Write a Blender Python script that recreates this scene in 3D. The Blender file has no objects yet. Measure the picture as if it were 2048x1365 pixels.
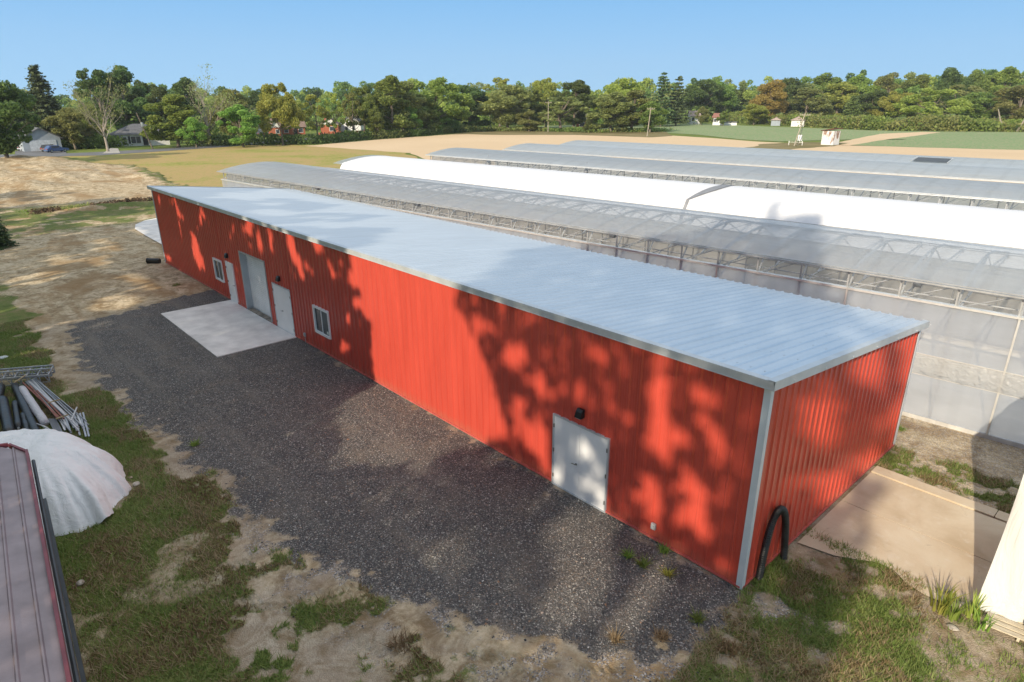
import bpy, math, random
import numpy as np
from mathutils import Matrix, Vector
R=math.radians
sc=bpy.context.scene
C=sc.collection
rnd=random.Random(7)
# ------------------------------------------------------------------ camera
CAM=np.array([4.993,-11.353,10.104]); YAW=-0.83183; PIT=0.35716; ROL=-0.00436; FPX=1280.43
def cam_axes():
    f=np.array([math.sin(YAW)*math.cos(PIT),math.cos(YAW)*math.cos(PIT),-math.sin(PIT)])
    r=np.array([math.cos(YAW),-math.sin(YAW),0.]); u=np.cross(r,f)
    c,s=math.cos(ROL),math.sin(ROL)
    return f,c*r+s*u,-s*r+c*u
F_,R_,U_=cam_axes()
cd=bpy.data.cameras.new('camera'); co=bpy.data.objects.new('camera',cd); C.objects.link(co)
cd.sensor_width=36; cd.lens=FPX/2048*36; cd.clip_start=.1; cd.clip_end=6000
M=Matrix(((R_[0],U_[0],-F_[0],CAM[0]),(R_[1],U_[1],-F_[1],CAM[1]),(R_[2],U_[2],-F_[2],CAM[2]),(0,0,0,1)))
co.matrix_world=M; sc.camera=co
def ray(x,y): return F_+R_*(x-1024)/FPX-U_*(y-682.5)/FPX
def at(x,y,z=0.):                      # where a sight line meets the level z
    d=ray(x,y); return CAM+d*(z-CAM[2])/d[2]
def az(x,y,dist):                      # a ground spot at a distance in a direction
    d=ray(x,y); h=math.hypot(d[0],d[1]); return CAM+d*dist/h
# ------------------------------------------------------------------ helpers
def tag(o,label=None,cat=None,group=None,kind=None):
    if label: o['label']=label
    if cat: o['category']=cat
    if group: o['group']=group
    if kind: o['kind']=kind
    return o
def empty(name,loc=(0,0,0),rz=0,label=None,cat=None,group=None,scale=1):
    o=bpy.data.objects.new(name,None); C.objects.link(o); o.location=loc; o.rotation_euler=(0,0,rz); o.empty_display_size=.3
    o.scale=(scale,)*3 if not isinstance(scale,tuple) else scale
    return tag(o,label,cat,group)
class MB:
    def __init__(s): s.v=[];s.f=[]
    def add(s,vs,fs):
        b=len(s.v); s.v+= [tuple(v) for v in vs]; s.f+=[tuple(b+i for i in f) for f in fs]; return s
    def box(s,x0,y0,z0,x1,y1,z1):
        v=[(x,y,z) for z in (z0,z1) for y in (y0,y1) for x in (x0,x1)]
        return s.add(v,[(0,2,3,1),(4,5,7,6),(0,1,5,4),(2,6,7,3),(0,4,6,2),(1,3,7,5)])
    def obox(s,c,ax,ay,az_):            # oriented box: centre and three half axes
        c,ax,ay,az_=map(Vector,(c,ax,ay,az_))
        v=[c+sx*ax+sy*ay+sz*az_ for sz in (-1,1) for sy in (-1,1) for sx in (-1,1)]
        return s.add(v,[(0,2,3,1),(4,5,7,6),(0,1,5,4),(2,6,7,3),(0,4,6,2),(1,3,7,5)])
    def bar(s,a,b,w,h=None):
        a,b=Vector(a),Vector(b); d=b-a; L=d.length
        if L<1e-6: return s
        d/=L; up=Vector((0,0,1)) if abs(d.z)<.9 else Vector((0,1,0)); x=d.cross(up).normalized(); y=x.cross(d)
        return s.obox((a+b)/2,d*L/2,x*w/2,y*(h or w)/2)
    def tube(s,pts,rad,n=8,caps=True):
        pts=[Vector(p) for p in pts]; m=len(pts)
        if not isinstance(rad,(list,tuple)): rad=[rad]*m
        prev=None; b=len(s.v)
        for i,p in enumerate(pts):
            t=(pts[min(i+1,m-1)]-pts[max(i-1,0)]).normalized()
            if prev is None:
                up=Vector((0,0,1)) if abs(t.z)<.9 else Vector((1,0,0)); x=t.cross(up).normalized()
            else: x=(prev-t*prev.dot(t)).normalized()
            prev=x; y=t.cross(x)
            for k in range(n):
                a=2*math.pi*k/n; s.v.append(tuple(p+(x*math.cos(a)+y*math.sin(a))*rad[i]))
        for i in range(m-1):
            for k in range(n):
                k2=(k+1)%n; s.f.append((b+i*n+k,b+i*n+k2,b+(i+1)*n+k2,b+(i+1)*n+k))
        if caps: s.f.append(tuple(b+k for k in range(n))[::-1]); s.f.append(tuple(b+(m-1)*n+k for k in range(n)))
        return s
    def poly(s,vs): return s.add(vs,[tuple(range(len(vs)))])
    def build(s,name,mat,parent=None,smooth=False,loc=None):
        me=bpy.data.meshes.new(name); me.from_pydata(s.v,[],s.f); me.update()
        if smooth: me.shade_smooth()
        if mat: me.materials.append(mat)
        o=bpy.data.objects.new(name,me); C.objects.link(o)
        if parent: o.parent=parent
        if loc is not None: o.location=loc
        return o
def npmesh(name,verts,faces,k,mat,parent=None,smooth=False,attr=None):
    me=bpy.data.meshes.new(name); verts=np.asarray(verts,np.float32); faces=np.asarray(faces,np.int32)
    nf=len(faces); me.vertices.add(len(verts)); me.vertices.foreach_set('co',verts.ravel())
    me.loops.add(nf*k); me.loops.foreach_set('vertex_index',faces.ravel())
    me.polygons.add(nf); me.polygons.foreach_set('loop_start',np.arange(0,nf*k,k,dtype=np.int32)); me.polygons.foreach_set('loop_total',np.full(nf,k,np.int32))
    me.update(calc_edges=True)
    if smooth: me.polygons.foreach_set('use_smooth',np.ones(nf,bool))
    if attr:
        for an,av in attr.items():
            a=me.color_attributes.new(an,'FLOAT_COLOR','POINT'); a.data.foreach_set('color',np.asarray(av,np.float32).ravel())
    if mat: me.materials.append(mat)
    o=bpy.data.objects.new(name,me); C.objects.link(o)
    if parent: o.parent=parent
    return o
def copy_tree(o,parent=None):
    c=o.copy(); C.objects.link(c)
    if parent: c.parent=parent
    for ch in [x for x in o.children]: copy_tree(ch,c)
    return c
# value noise
def vnoise(x,y,seed=0):
    xi=np.floor(x).astype(np.int64); yi=np.floor(y).astype(np.int64); xf=x-xi; yf=y-yi
    def h(a,b):
        n=(a*374761393+b*668265263+seed*1442695041)&0x7fffffff; n=((n^(n>>13))*1274126177)&0x7fffffff; return ((n^(n>>16))&0xffff)/65535.
    u=xf*xf*(3-2*xf); v=yf*yf*(3-2*yf)
    return (h(xi,yi)*(1-u)+h(xi+1,yi)*u)*(1-v)+(h(xi,yi+1)*(1-u)+h(xi+1,yi+1)*u)*v
def fbm(x,y,o=4,seed=0):
    t=0;a=.5;n=0
    for i in range(o): t=t+a*vnoise(x*2**i,y*2**i,seed+i*17); n+=a; a*=.5
    return t/n
# ------------------------------------------------------------------ materials
def newmat(name):
    m=bpy.data.materials.new(name); m.use_nodes=True; nt=m.node_tree; nt.nodes.clear()
    out=nt.nodes.new('ShaderNodeOutputMaterial'); return m,nt,out
def N(nt,t,**kw):
    n=nt.nodes.new('ShaderNode'+t)
    for k,v in kw.items():
        if k in n.inputs.keys() if isinstance(k,str) else False: n.inputs[k].default_value=v
        else: setattr(n,k,v)
    return n
def noise(nt,vec,scale,detail=3,rough=.5,dist=0):
    n=nt.nodes.new('ShaderNodeTexNoise'); n.inputs['Scale'].default_value=scale; n.inputs['Detail'].default_value=detail
    n.inputs['Roughness'].default_value=rough; n.inputs['Distortion'].default_value=dist; nt.links.new(vec,n.inputs['Vector']); return n.outputs['Fac']
def ramp(nt,fac,stops):
    n=nt.nodes.new('ShaderNodeValToRGB'); cr=n.color_ramp
    while len(cr.elements)<len(stops): cr.elements.new(.5)
    for e,(p,c) in zip(cr.elements,stops):
        e.position=p; e.color=(c if not isinstance(c,(int,float)) else (c,c,c))[:3]+(1,) if not isinstance(c,(int,float)) else (c,c,c,1)
    nt.links.new(fac,n.inputs['Fac']); return n.outputs['Color']
def mixc(nt,fac,a,b,mode='MIX'):
    n=nt.nodes.new('ShaderNodeMix'); n.data_type='RGBA'; n.blend_type=mode
    def s(i,v):
        if isinstance(v,(tuple,list)): n.inputs[i].default_value=tuple(v)[:3]+(1,)
        elif isinstance(v,(int,float)): n.inputs[i].default_value=v if i==0 else (v,v,v,1)
        else: nt.links.new(v,n.inputs[i])
    s(0,fac); s(6,a); s(7,b); return n.outputs[2]
def math_(nt,op,a,b=None,c=None):
    n=nt.nodes.new('ShaderNodeMath'); n.operation=op
    for i,v in enumerate((a,b,c)):
        if v is None: continue
        if isinstance(v,(int,float)): n.inputs[i].default_value=v
        else: nt.links.new(v,n.inputs[i])
    return n.outputs[0]
def bump(nt,h,strength,dist=.02,normal=None):
    n=nt.nodes.new('ShaderNodeBump'); n.inputs['Strength'].default_value=strength; n.inputs['Distance'].default_value=dist; nt.links.new(h,n.inputs['Height'])
    if normal: nt.links.new(normal,n.inputs['Normal'])
    return n.outputs['Normal']
def coord(nt,obj=False):
    if obj: return nt.nodes.new('ShaderNodeTexCoord').outputs['Object']
    return nt.nodes.new('ShaderNodeNewGeometry').outputs['Position']
def pmat(name,col,rough=.6,metal=0,var=.12,scale=3,col2=None,bumps=0,bscale=30,spec=.5,coat=0,obj=False,vec_scale=None,detail=4):
    m,nt,out=newmat(name); b=N(nt,'BsdfPrincipled'); v=coord(nt,obj)
    if vec_scale:
        mp=nt.nodes.new('ShaderNodeMapping'); mp.inputs['Scale'].default_value=vec_scale; nt.links.new(v,mp.inputs['Vector']); v=mp.outputs[0]
    n=noise(nt,v,scale,detail)
    c2=col2 or tuple(c*(1-2*var) for c in col); c1=col if col2 else tuple(min(1,c*(1+var)) for c in col)
    cc=ramp(nt,n,[(.3,c2),(.7,c1)])
    nt.links.new(cc,b.inputs['Base Color']); b.inputs['Roughness'].default_value=rough; b.inputs['Metallic'].default_value=metal
    b.inputs['Specular IOR Level'].default_value=spec; b.inputs['Coat Weight'].default_value=coat
    if bumps: nt.links.new(bump(nt,noise(nt,v,bscale,3),bumps,.02),b.inputs['Normal'])
    nt.links.new(b.outputs[0],out.inputs[0]); return m
# ------------------------------------------------------------------ world, sun
SE,SAZ=R(24),None
to_sun=Vector((.26,-.966,0)).normalized()*math.cos(SE)+Vector((0,0,math.sin(SE)))
w=bpy.data.worlds.new('World'); sc.world=w; w.use_nodes=True; wn=w.node_tree; bg=wn.nodes['Background']
sky=wn.nodes.new('ShaderNodeTexSky'); sky.sky_type='NISHITA'; sky.sun_disc=False; sky.sun_elevation=SE
sky.sun_rotation=math.atan2(to_sun.x,to_sun.y); sky.air_density=1.0; sky.dust_density=.6; sky.ozone_density=1.6; sky.altitude=50
# blue low down, whitened overhead for added fill, paler and brighter round the sun
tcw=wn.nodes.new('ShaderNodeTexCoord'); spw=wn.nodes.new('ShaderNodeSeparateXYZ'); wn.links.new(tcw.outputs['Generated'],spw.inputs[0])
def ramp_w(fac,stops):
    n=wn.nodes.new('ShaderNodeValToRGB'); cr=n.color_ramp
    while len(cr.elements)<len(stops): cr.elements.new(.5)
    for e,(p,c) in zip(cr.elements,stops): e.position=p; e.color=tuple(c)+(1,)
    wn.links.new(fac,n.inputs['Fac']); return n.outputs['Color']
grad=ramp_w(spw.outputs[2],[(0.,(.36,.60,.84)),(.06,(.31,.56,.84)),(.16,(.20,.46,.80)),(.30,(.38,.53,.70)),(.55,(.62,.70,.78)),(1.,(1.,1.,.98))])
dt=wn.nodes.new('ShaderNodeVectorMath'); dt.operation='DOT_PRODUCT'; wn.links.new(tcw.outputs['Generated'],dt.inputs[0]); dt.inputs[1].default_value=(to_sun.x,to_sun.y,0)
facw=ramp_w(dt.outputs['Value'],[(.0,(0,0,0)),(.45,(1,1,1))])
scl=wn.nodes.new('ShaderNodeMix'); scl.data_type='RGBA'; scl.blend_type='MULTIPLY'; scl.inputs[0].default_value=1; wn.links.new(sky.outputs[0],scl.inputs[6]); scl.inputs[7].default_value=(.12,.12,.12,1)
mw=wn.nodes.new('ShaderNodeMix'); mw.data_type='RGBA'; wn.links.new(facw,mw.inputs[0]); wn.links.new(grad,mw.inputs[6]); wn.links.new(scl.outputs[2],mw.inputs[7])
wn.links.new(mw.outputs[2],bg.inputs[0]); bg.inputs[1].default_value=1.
sl=bpy.data.lights.new('sun','SUN'); sl.energy=4.85; sl.angle=R(.52); sl.color=(1,.86,.66)
so=bpy.data.objects.new('sun',sl); C.objects.link(so); so.rotation_euler=(-to_sun).to_track_quat('-Z','Y').to_euler(); so.location=(20,-60,60)
sc.view_settings.view_transform='Standard'; sc.view_settings.look='None'; sc.view_settings.exposure=.18; sc.view_settings.gamma=1
sc.cycles.max_bounces=8; sc.cycles.transparent_max_bounces=24; sc.cycles.diffuse_bounces=3; sc.cycles.glossy_bounces=3; sc.cycles.sample_clamp_indirect=6
sc.cycles.caustics_reflective=False; sc.cycles.caustics_refractive=False
# ------------------------------------------------------------------ barn
L,Wd,H,HB=42.23,9.25,5.0,4.03
def red_mat():
    m,nt,out=newmat('red_steel'); b=N(nt,'BsdfPrincipled'); v=coord(nt)
    mp=nt.nodes.new('ShaderNodeMapping'); mp.inputs['Scale'].default_value=(1,1,.15); nt.links.new(v,mp.inputs['Vector'])
    n=noise(nt,mp.outputs[0],2.2,5,.6); n2=noise(nt,v,.35,2)
    c=mixc(nt,ramp(nt,n,[(.35,0.),(.7,1.)]),(.50,.066,.042),(.60,.082,.052))
    c=mixc(nt,math_(nt,'MULTIPLY',n2,.25),c,(.44,.062,.045))
    # dust near the ground
    sx=nt.nodes.new('ShaderNodeSeparateXYZ'); nt.links.new(v,sx.inputs[0])
    d=math_(nt,'MULTIPLY',ramp(nt,math_(nt,'ADD',sx.outputs[2],math_(nt,'MULTIPLY',noise(nt,v,3,3),.35)),[(.08,1.),(.55,0.)]),.6)
    c=mixc(nt,d,c,(.36,.15,.10))
    nt.links.new(c,b.inputs['Base Color']); b.inputs['Coat Weight'].default_value=.35; b.inputs['Coat Roughness'].default_value=.22
    nt.links.new(ramp(nt,n,[(.2,.30),(.8,.44)]),b.inputs['Roughness'])
    nt.links.new(bump(nt,noise(nt,mp.outputs[0],1.3,2),.15,.03),b.inputs['Normal'])
    nt.links.new(b.outputs[0],out.inputs[0]); return m
RED=red_mat()
def galv(name='galvalume',base=(.66,.73,.80)):
    m,nt,out=newmat(name); b=N(nt,'BsdfPrincipled'); v=coord(nt)
    mp=nt.nodes.new('ShaderNodeMapping'); mp.inputs['Scale'].default_value=(1.1,.12,1); nt.links.new(v,mp.inputs['Vector'])
    n=noise(nt,mp.outputs[0],2.6,5,.6)
    c=mixc(nt,n,tuple(x*.86 for x in base),tuple(min(1,x*1.1) for x in base))
    vo=nt.nodes.new('ShaderNodeTexVoronoi'); vo.inputs['Scale'].default_value=9; nt.links.new(v,vo.inputs['Vector'])
    c=mixc(nt,ramp(nt,vo.outputs['Distance'],[(.05,.5),(.10,0.)]),c,(.9,.9,.9))
    nt.links.new(c,b.inputs['Base Color']); b.inputs['Metallic'].default_value=.72
    nt.links.new(ramp(nt,n,[(.2,.36),(.8,.5)]),b.inputs['Roughness'])
    nt.links.new(b.outputs[0],out.inputs[0]); return m
GALV=galv(); TRIM=pmat('grey_trim',(.60,.64,.67),.42,.35,.06,2); WHITE=pmat('white_paint',(.84,.85,.86),.45,0,.05,1.5)
DOORW=pmat('white_door_paint',(.82,.83,.85),.4,0,.04,1.2); DARKG=pmat('dark_glass',(.02,.03,.035),.08,0,.3,2); BLACK=pmat('black_plastic',(.012,.012,.013),.45)
HINGE=pmat('hinge_steel',(.25,.24,.22),.35,.8); CHROME=pmat('brushed_handle',(.45,.45,.45),.25,1.)
BLIND=pmat('window_screen',(.10,.12,.13),.5)
def rib_profile(a,b,phase=0.,pitch=.3048,d=.034):
    """points (t, depth) of a ribbed steel sheet between a and b"""
    pts=[]; k0=math.floor((a-phase)/pitch)-1; k1=math.ceil((b-phase)/pitch)+1
    for k in range(k0,k1+1):
        c=phase+k*pitch
        pts+=[(c-.05,0),(c-.022,d),(c+.022,d),(c+.05,0),(c+.115,0),(c+.123,.004),(c+.131,0),(c+.175,0),(c+.183,.004),(c+.191,0)]
    o=[(a,0)]+[p for p in pts if a+1e-4<p[0]<b-1e-4]+[(b,0)]
    return o
def ribbed(mb,prof,lo,hi,P):
    """sheet: profile along t, between two heights; P(t,depth,s)->xyz with lo/hi functions of t"""
    b=len(mb.v)
    for t,d in prof: mb.v.append(P(t,d,lo(t))); mb.v.append(P(t,d,hi(t)))
    for i in range(len(prof)-1): mb.f.append((b+2*i,b+2*i+2,b+2*i+3,b+2*i+1))
barn=empty('metal_barn',(0,0,0),0,'long low red ribbed steel barn with single-slope grey metal roof','barn')
openings=[(-32.09,-30.79,.90,2.06),(-30.24,-29.2,0,2.22),(-27.98,-24.78,0,3.12),(-24.2,-22.24,0,2.22),(-19.98,-18.62,.88,2.05),(-5.78,-3.82,0,2.2)]
mb=MB(); xs=[-L]
for (a,b,z0,z1) in openings: xs+=[a,b]
xs.append(0)
top=lambda t:H-.02
fw=lambda t,d,z:(t,-d,z)
for i in range(0,len(xs),2): ribbed(mb,rib_profile(xs[i],xs[i+1]),lambda t:.06,top,fw)
for (a,b,z0,z1) in openings:
    ribbed(mb,rib_profile(a,b),lambda t:z1,top,fw)
    if z0>.1: ribbed(mb,rib_profile(a,b),lambda t:.06,lambda t:z0,fw)
mb.build('wall',RED,barn)
mb=MB(); ribbed(mb,rib_profile(0,Wd,.15),lambda t:.06,lambda t:H-.02-(H-HB)*t/Wd,lambda t,d,z:(d,t,z)); mb.build('end_wall',RED,barn)
mb=MB(); ribbed(mb,rib_profile(0,Wd,.15),lambda t:.06,lambda t:H-.02-(H-HB)*t/Wd,lambda t,d,z:(-L-d,t,z)); mb.build('end_wall',RED,barn)
mb=MB(); ribbed(mb,rib_profile(-L,0),lambda t:.06,lambda t:HB-.04,lambda t,d,z:(t,Wd+d,z)); mb.build('back_wall',RED,barn)
# concrete footing strip
MB().box(-L-.02,-.015,-.2,.02,Wd+.02,.045).build('footing',pmat('footing_concrete',(.36,.31,.25),.9,0,.3,4,bumps=.5),barn)
# roof
mb=MB(); x0,x1=-L-.16,.14
rz=lambda y:H+.055-(H-HB)*y/Wd
def rp(t,d,y): return (t,y,rz(y)+d)
prof=rib_profile(x0,x1,.05)
b=len(mb.v); ys=[-.08,Wd+.16]
for t,d in prof:
    for y in ys: mb.v.append(rp(t,d,y))
for i in range(len(prof)-1): mb.f.append((b+2*i,b+2*i+2,b+2*i+3,b+2*i+1))
mb.build('roof',GALV,barn)
# screws along purlin lines near the camera
mb=MB()
for k in range(int(x0/.3048),1):
    c=.05+k*.3048
    if c<-22: continue
    for y in (.35,1.85,3.35,4.85,6.35,7.85,9.1):
        for dx in (-.06,.24):
            z=rz(y)+.004; x=c+dx; s=.011
            mb.box(x-s,y-s,z-.004,x+s,y+s,z+.008)
mb.build('roof_screws',pmat('screw_heads',(.75,.75,.75),.4,.3),barn)
# eave trim (box gutter) front
mb=MB(); mb.box(x0-.02,-.20,H-.075,x1+.02,-.035,H+.052); mb.box(x0-.02,-.215,H+.03,x1+.02,-.05,H+.104); mb.box(x0-.02,-.21,H-.085,x1+.02,-.19,H-.07)
mb.build('eave_gutter',TRIM,barn)
# rake trims
for xa,nm in ((x1,1),(x0,-1)):
    mb=MB(); a0,a1=(xa-.13,xa+.03) if nm>0 else (xa-.03,xa+.13)
    y0,y1=-.215,Wd+.17
    def q(x,y,dz): return (x,y,rz(y)+dz)
    for (xx0,xx1,d0,d1) in ((a0,a1,.034,.046),((xa+.005,xa+.032,-.15,.040) if nm>0 else (xa-.032,xa-.005,-.15,.040))):
        v=[q(x,y,d) for d in (d0,d1) for y in (y0,y1) for x in (xx0,xx1)]
        mb.add(v,[(0,2,3,1),(4,5,7,6),(0,1,5,4),(2,6,7,3),(0,4,6,2),(1,3,7,5)])
    mb.build('rake_trim',TRIM,barn)
# corner trims
BLUEW=pmat('corner_trim_paint',(.60,.66,.72),.4,.1,.05,2)
for (cx,cy,hh,sx,sy) in ((0,0,H-.09,1,-1),(0,Wd,HB-.10,1,1),(-L,0,H-.14,-1,-1),(-L,Wd,HB-.17,-1,1)):
    mb=MB()
    mb.box(min(cx-sx*.10,cx+sx*.042),min(cy+sy*.036,cy+sy*.046),.02,max(cx-sx*.10,cx+sx*.042),max(cy+sy*.036,cy+sy*.046),hh)
    mb.box(min(cx+sx*.036,cx+sx*.044),min(cy-sy*.09,cy+sy*.044),.02,max(cx+sx*.036,cx+sx*.044),max(cy-sy*.09,cy+sy*.044),hh)
    mb.box(min(cx,cx+sx*.02),min(cy+sy*.02,cy+sy*.05),.02,max(cx,cx+sx*.02),max(cy+sy*.02,cy+sy*.05),hh-.003)
    mb.build('corner_trim',BLUEW,barn)
mb=MB(); 
segs=[(-L,-30.24),(-29.2,-27.98),(-24.78,-24.2),(-22.24,-5.78),(-3.82,0)]
for a,b in segs: mb.box(a,-.05,.035,b,-.0,.085)
mb.box(.0,0,.035,.05,Wd,.085)
mb.build('base_trim',pmat('pink_red_trim',(.55,.12,.10),.5),barn)
def door(x0,x1,z1,leaves,flip=False):
    d=empty('double_door' if leaves==2 else 'single_door',(0,0,0)); d.parent=barn
    mb=MB(); t=.05
    mb.box(x0,-.05,.0,x0+t,.06,z1); mb.box(x1-t,-.05,.0,x1,.06,z1); mb.box(x0+t,-.05,z1-t,x1-t,.06,z1); mb.box(x0+t,-.06,-.01,x1-t,.05,.03)
    mb.build('door_frame',TRIM if leaves==2 else WHITE,d)
    w=(x1-x0-2*t)/leaves
    for i in range(leaves):
        a=x0+t+i*w; MB().box(a+.004,-.032,.035,a+w-.004,.015,z1-t-.004).build('door_leaf',DOORW,d)
    hx=x0+t+w-.09 if leaves==2 else x1-.14
    mb=MB(); mb.tube([(hx,-.033,1.0),(hx,-.05,1.0)],.032,10); mb.tube([(hx,-.075,1.0),(hx-.13,-.08,.99)],.012,8); mb.tube([(hx,-.05,1.0),(hx,-.085,1.0)],.014,8); mb.build('handle',CHROME,d)
    for zz in (.3,1.1,z1-.35):
        for xh in ((x0+t,x1-t) if leaves==2 else (x0+t,)):
            MB().box(xh-.016,-.062,zz-.055,xh+.016,-.034,zz+.055).build('hinge',HINGE,d)
    return d
door(-5.78,-3.82,2.2,2); door(-24.2,-22.24,2.22,2); door(-30.24,-29.2,2.22,1)
def window(x0,x1,z0,z1):
    f=MB(); t=.07
    f.box(x0-.02,-.085,z0-.02,x0+t,.03,z1+.02); f.box(x1-t,-.085,z0-.02,x1+.02,.03,z1+.02); f.box(x0+t,-.085,z1-t,x1-t,.03,z1+.02); f.box(x0+t,-.10,z0-.03,x1-t,.03,z0+t)
    xm=(x0+x1)/2; f.box(xm-.02,-.06,z0+t,xm+.02,.02,z1-t)
    o=f.build('window',WHITE,barn)
    MB().box(x0+t,-.02,z0+t,xm-.02,-.01,z1-t).build('pane',DARKG,o)
    MB().box(xm+.02,-.035,z0+t,x1-t,-.025,z1-t).build('screen_pane',BLIND,o)
    return o
window(*[openings[0][i] for i in (0,1,2,3)]); w2=window(*openings[4])
MB().box(-18.95,-.045,1.0,-18.82,-.036,1.12).build('sticker',pmat('white_sticker',(.7,.75,.7),.6),w2)
# roll-up door
a,b,z1=-27.98,-24.78,3.12
ru=empty('roll_up_door'); ru.parent=barn
mb=MB(); mb.box(a,-.045,0,a+.07,.42,z1); mb.box(b-.07,-.045,0,b,.42,z1); mb.box(a+.07,-.045,z1-.07,b-.07,.42,z1)
mb.build('jamb',pmat('jamb_steel',(.48,.52,.55),.4,.4,.06,2),ru)
mb=MB(); n=30; zz=.03; bb=len(mb.v)
xx0,xx1=a+.07,b-.07
for i in range(n+1):
    z=.03+i*(z1-.1)/n; 
    for (dz,dy) in ((0,.0),(.065,.008),(.085,.035)):
        if z+dz<z1-.06: mb.v.append((xx0,.27+dy,z+dz)); mb.v.append((xx1,.27+dy,z+dz))
m_=(len(mb.v)-bb)//2
for i in range(m_-1): mb.f.append((bb+2*i,bb+2*i+1,bb+2*i+3,bb+2*i+2))
mb.build('curtain',pmat('curtain_paint',(.82,.84,.86),.4,0,.05,1.5),ru)
MB().box(xx0,.255,.006,xx1,.31,.09).build('bottom_bar',TRIM,ru)
MB().box(a+.07,.02,-.1,b-.07,.42,.004).build('sill',pmat('sill_concrete',(.45,.44,.42),.9),ru)
# barn interior dark box so that nothing shows through
for x in (-29.72,-23.23,-4.77):
    mb=MB(); z=2.58
    mb.box(x-.10,-.10,z-.11,x+.10,-.033,z+.12)
    mb.add([(x-.11,-.20,z-.10),(x+.11,-.20,z-.10),(x+.11,-.10,z-.115),(x-.11,-.10,z-.115),(x-.09,-.16,z+.06),(x+.09,-.16,z+.06),(x+.10,-.10,z+.12),(x-.10,-.10,z+.12)],
           [(0,1,2,3),(4,7,6,5),(0,4,5,1),(1,5,6,2),(0,3,7,4)])
    l=mb.build('wall_lamp',BLACK,barn)
    MB().box(x-.08,-.185,z-.122,x+.08,-.11,z-.112).build('lens',pmat('lamp_lens',(.4,.4,.4),.3),l)
for x,z in ((-21.16,.40),(-2.32,.42)):
    mb=MB(); mb.box(x-.06,-.09,z-.08,x+.06,-.033,z+.08); mb.tube([(x,-.06,z-.08),(x,-.06,.0)],.012,6) if x<-20 else None
    mb.box(x-.04,-.11,z-.05,x+.04,-.09,z+.05)
    mb.build('outlet_box',pmat('outlet_grey',(.5,.52,.52),.5),barn)
# ------------------------------------------------------------------ slabs
CONC=pmat('pale_concrete',(.80,.77,.73),.85,0,.10,1.3,bumps=.2,bscale=25,detail=8)
mb=MB(); mb.box(-30.22,-3.60,-.1,-22.1,-.06,.035); tag(mb.build('concrete_apron',CONC),kind='structure')
m,nt,out=newmat('weathered_concrete'); bs=N(nt,'BsdfPrincipled'); v=coord(nt)
c=ramp(nt,noise(nt,v,.7,6,.6,.6),[(.3,(.50,.40,.27)),(.5,(.60,.50,.36)),(.72,(.68,.60,.46))])
c=mixc(nt,ramp(nt,noise(nt,v,3.5,8,.7),[(.55,0.),(.75,.5)]),c,(.70,.66,.60))
c=mixc(nt,ramp(nt,noise(nt,v,1.6,5,.7,1.5),[(.62,0.),(.72,.35)]),c,(.30,.22,.15))
nt.links.new(c,bs.inputs['Base Color']); bs.inputs['Roughness'].default_value=.9
nt.links.new(bump(nt,noise(nt,v,30,4),.3,.01),bs.inputs['Normal']); nt.links.new(bs.outputs[0],out.inputs[0]); OLDC=m
mb=MB()
lowl=[(0.14,2.45),(.5,2.52),(.95,2.62),(1.35,2.85),(1.7,3.1),(2.05,3.12),(2.4,2.86),(2.8,2.74),(3.4,2.8),(6.5,2.6)]
pts=lowl+[(6.5,5.03),(.14,5.03)]
mb.poly([(x,y,.03) for x,y in pts]); mb.box(.14,5.05,-.1,6.5,7.08,.03)
tag(mb.build('old_concrete_pad',OLDC),kind='structure')
mb=MB(); mb.box(.14,7.13,-.1,3.1,7.55,.06); mb.box(3.12,7.13,-.1,7,7.55,.055); tag(mb.build('concrete_kerb',OLDC),kind='structure')
mb=MB()  # curved walk at the barn's far end
cv=[(-43.0,1.3),(-46,1.5),(-49.2,1.5),(-53,1.55),(-57.2,1.7),(-59.6,2.3),(-61.5,3.6),(-62.3,5.2),(-62.4,8),(-60.5,8),(-60.3,5.8),(-59,4.5),(-56.5,4.0),(-52,3.9),(-43.0,3.9)]
mb.poly([(x,y,.06) for x,y in cv][::-1]); tag(mb.build('concrete_walk',CONC),kind='structure')
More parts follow.
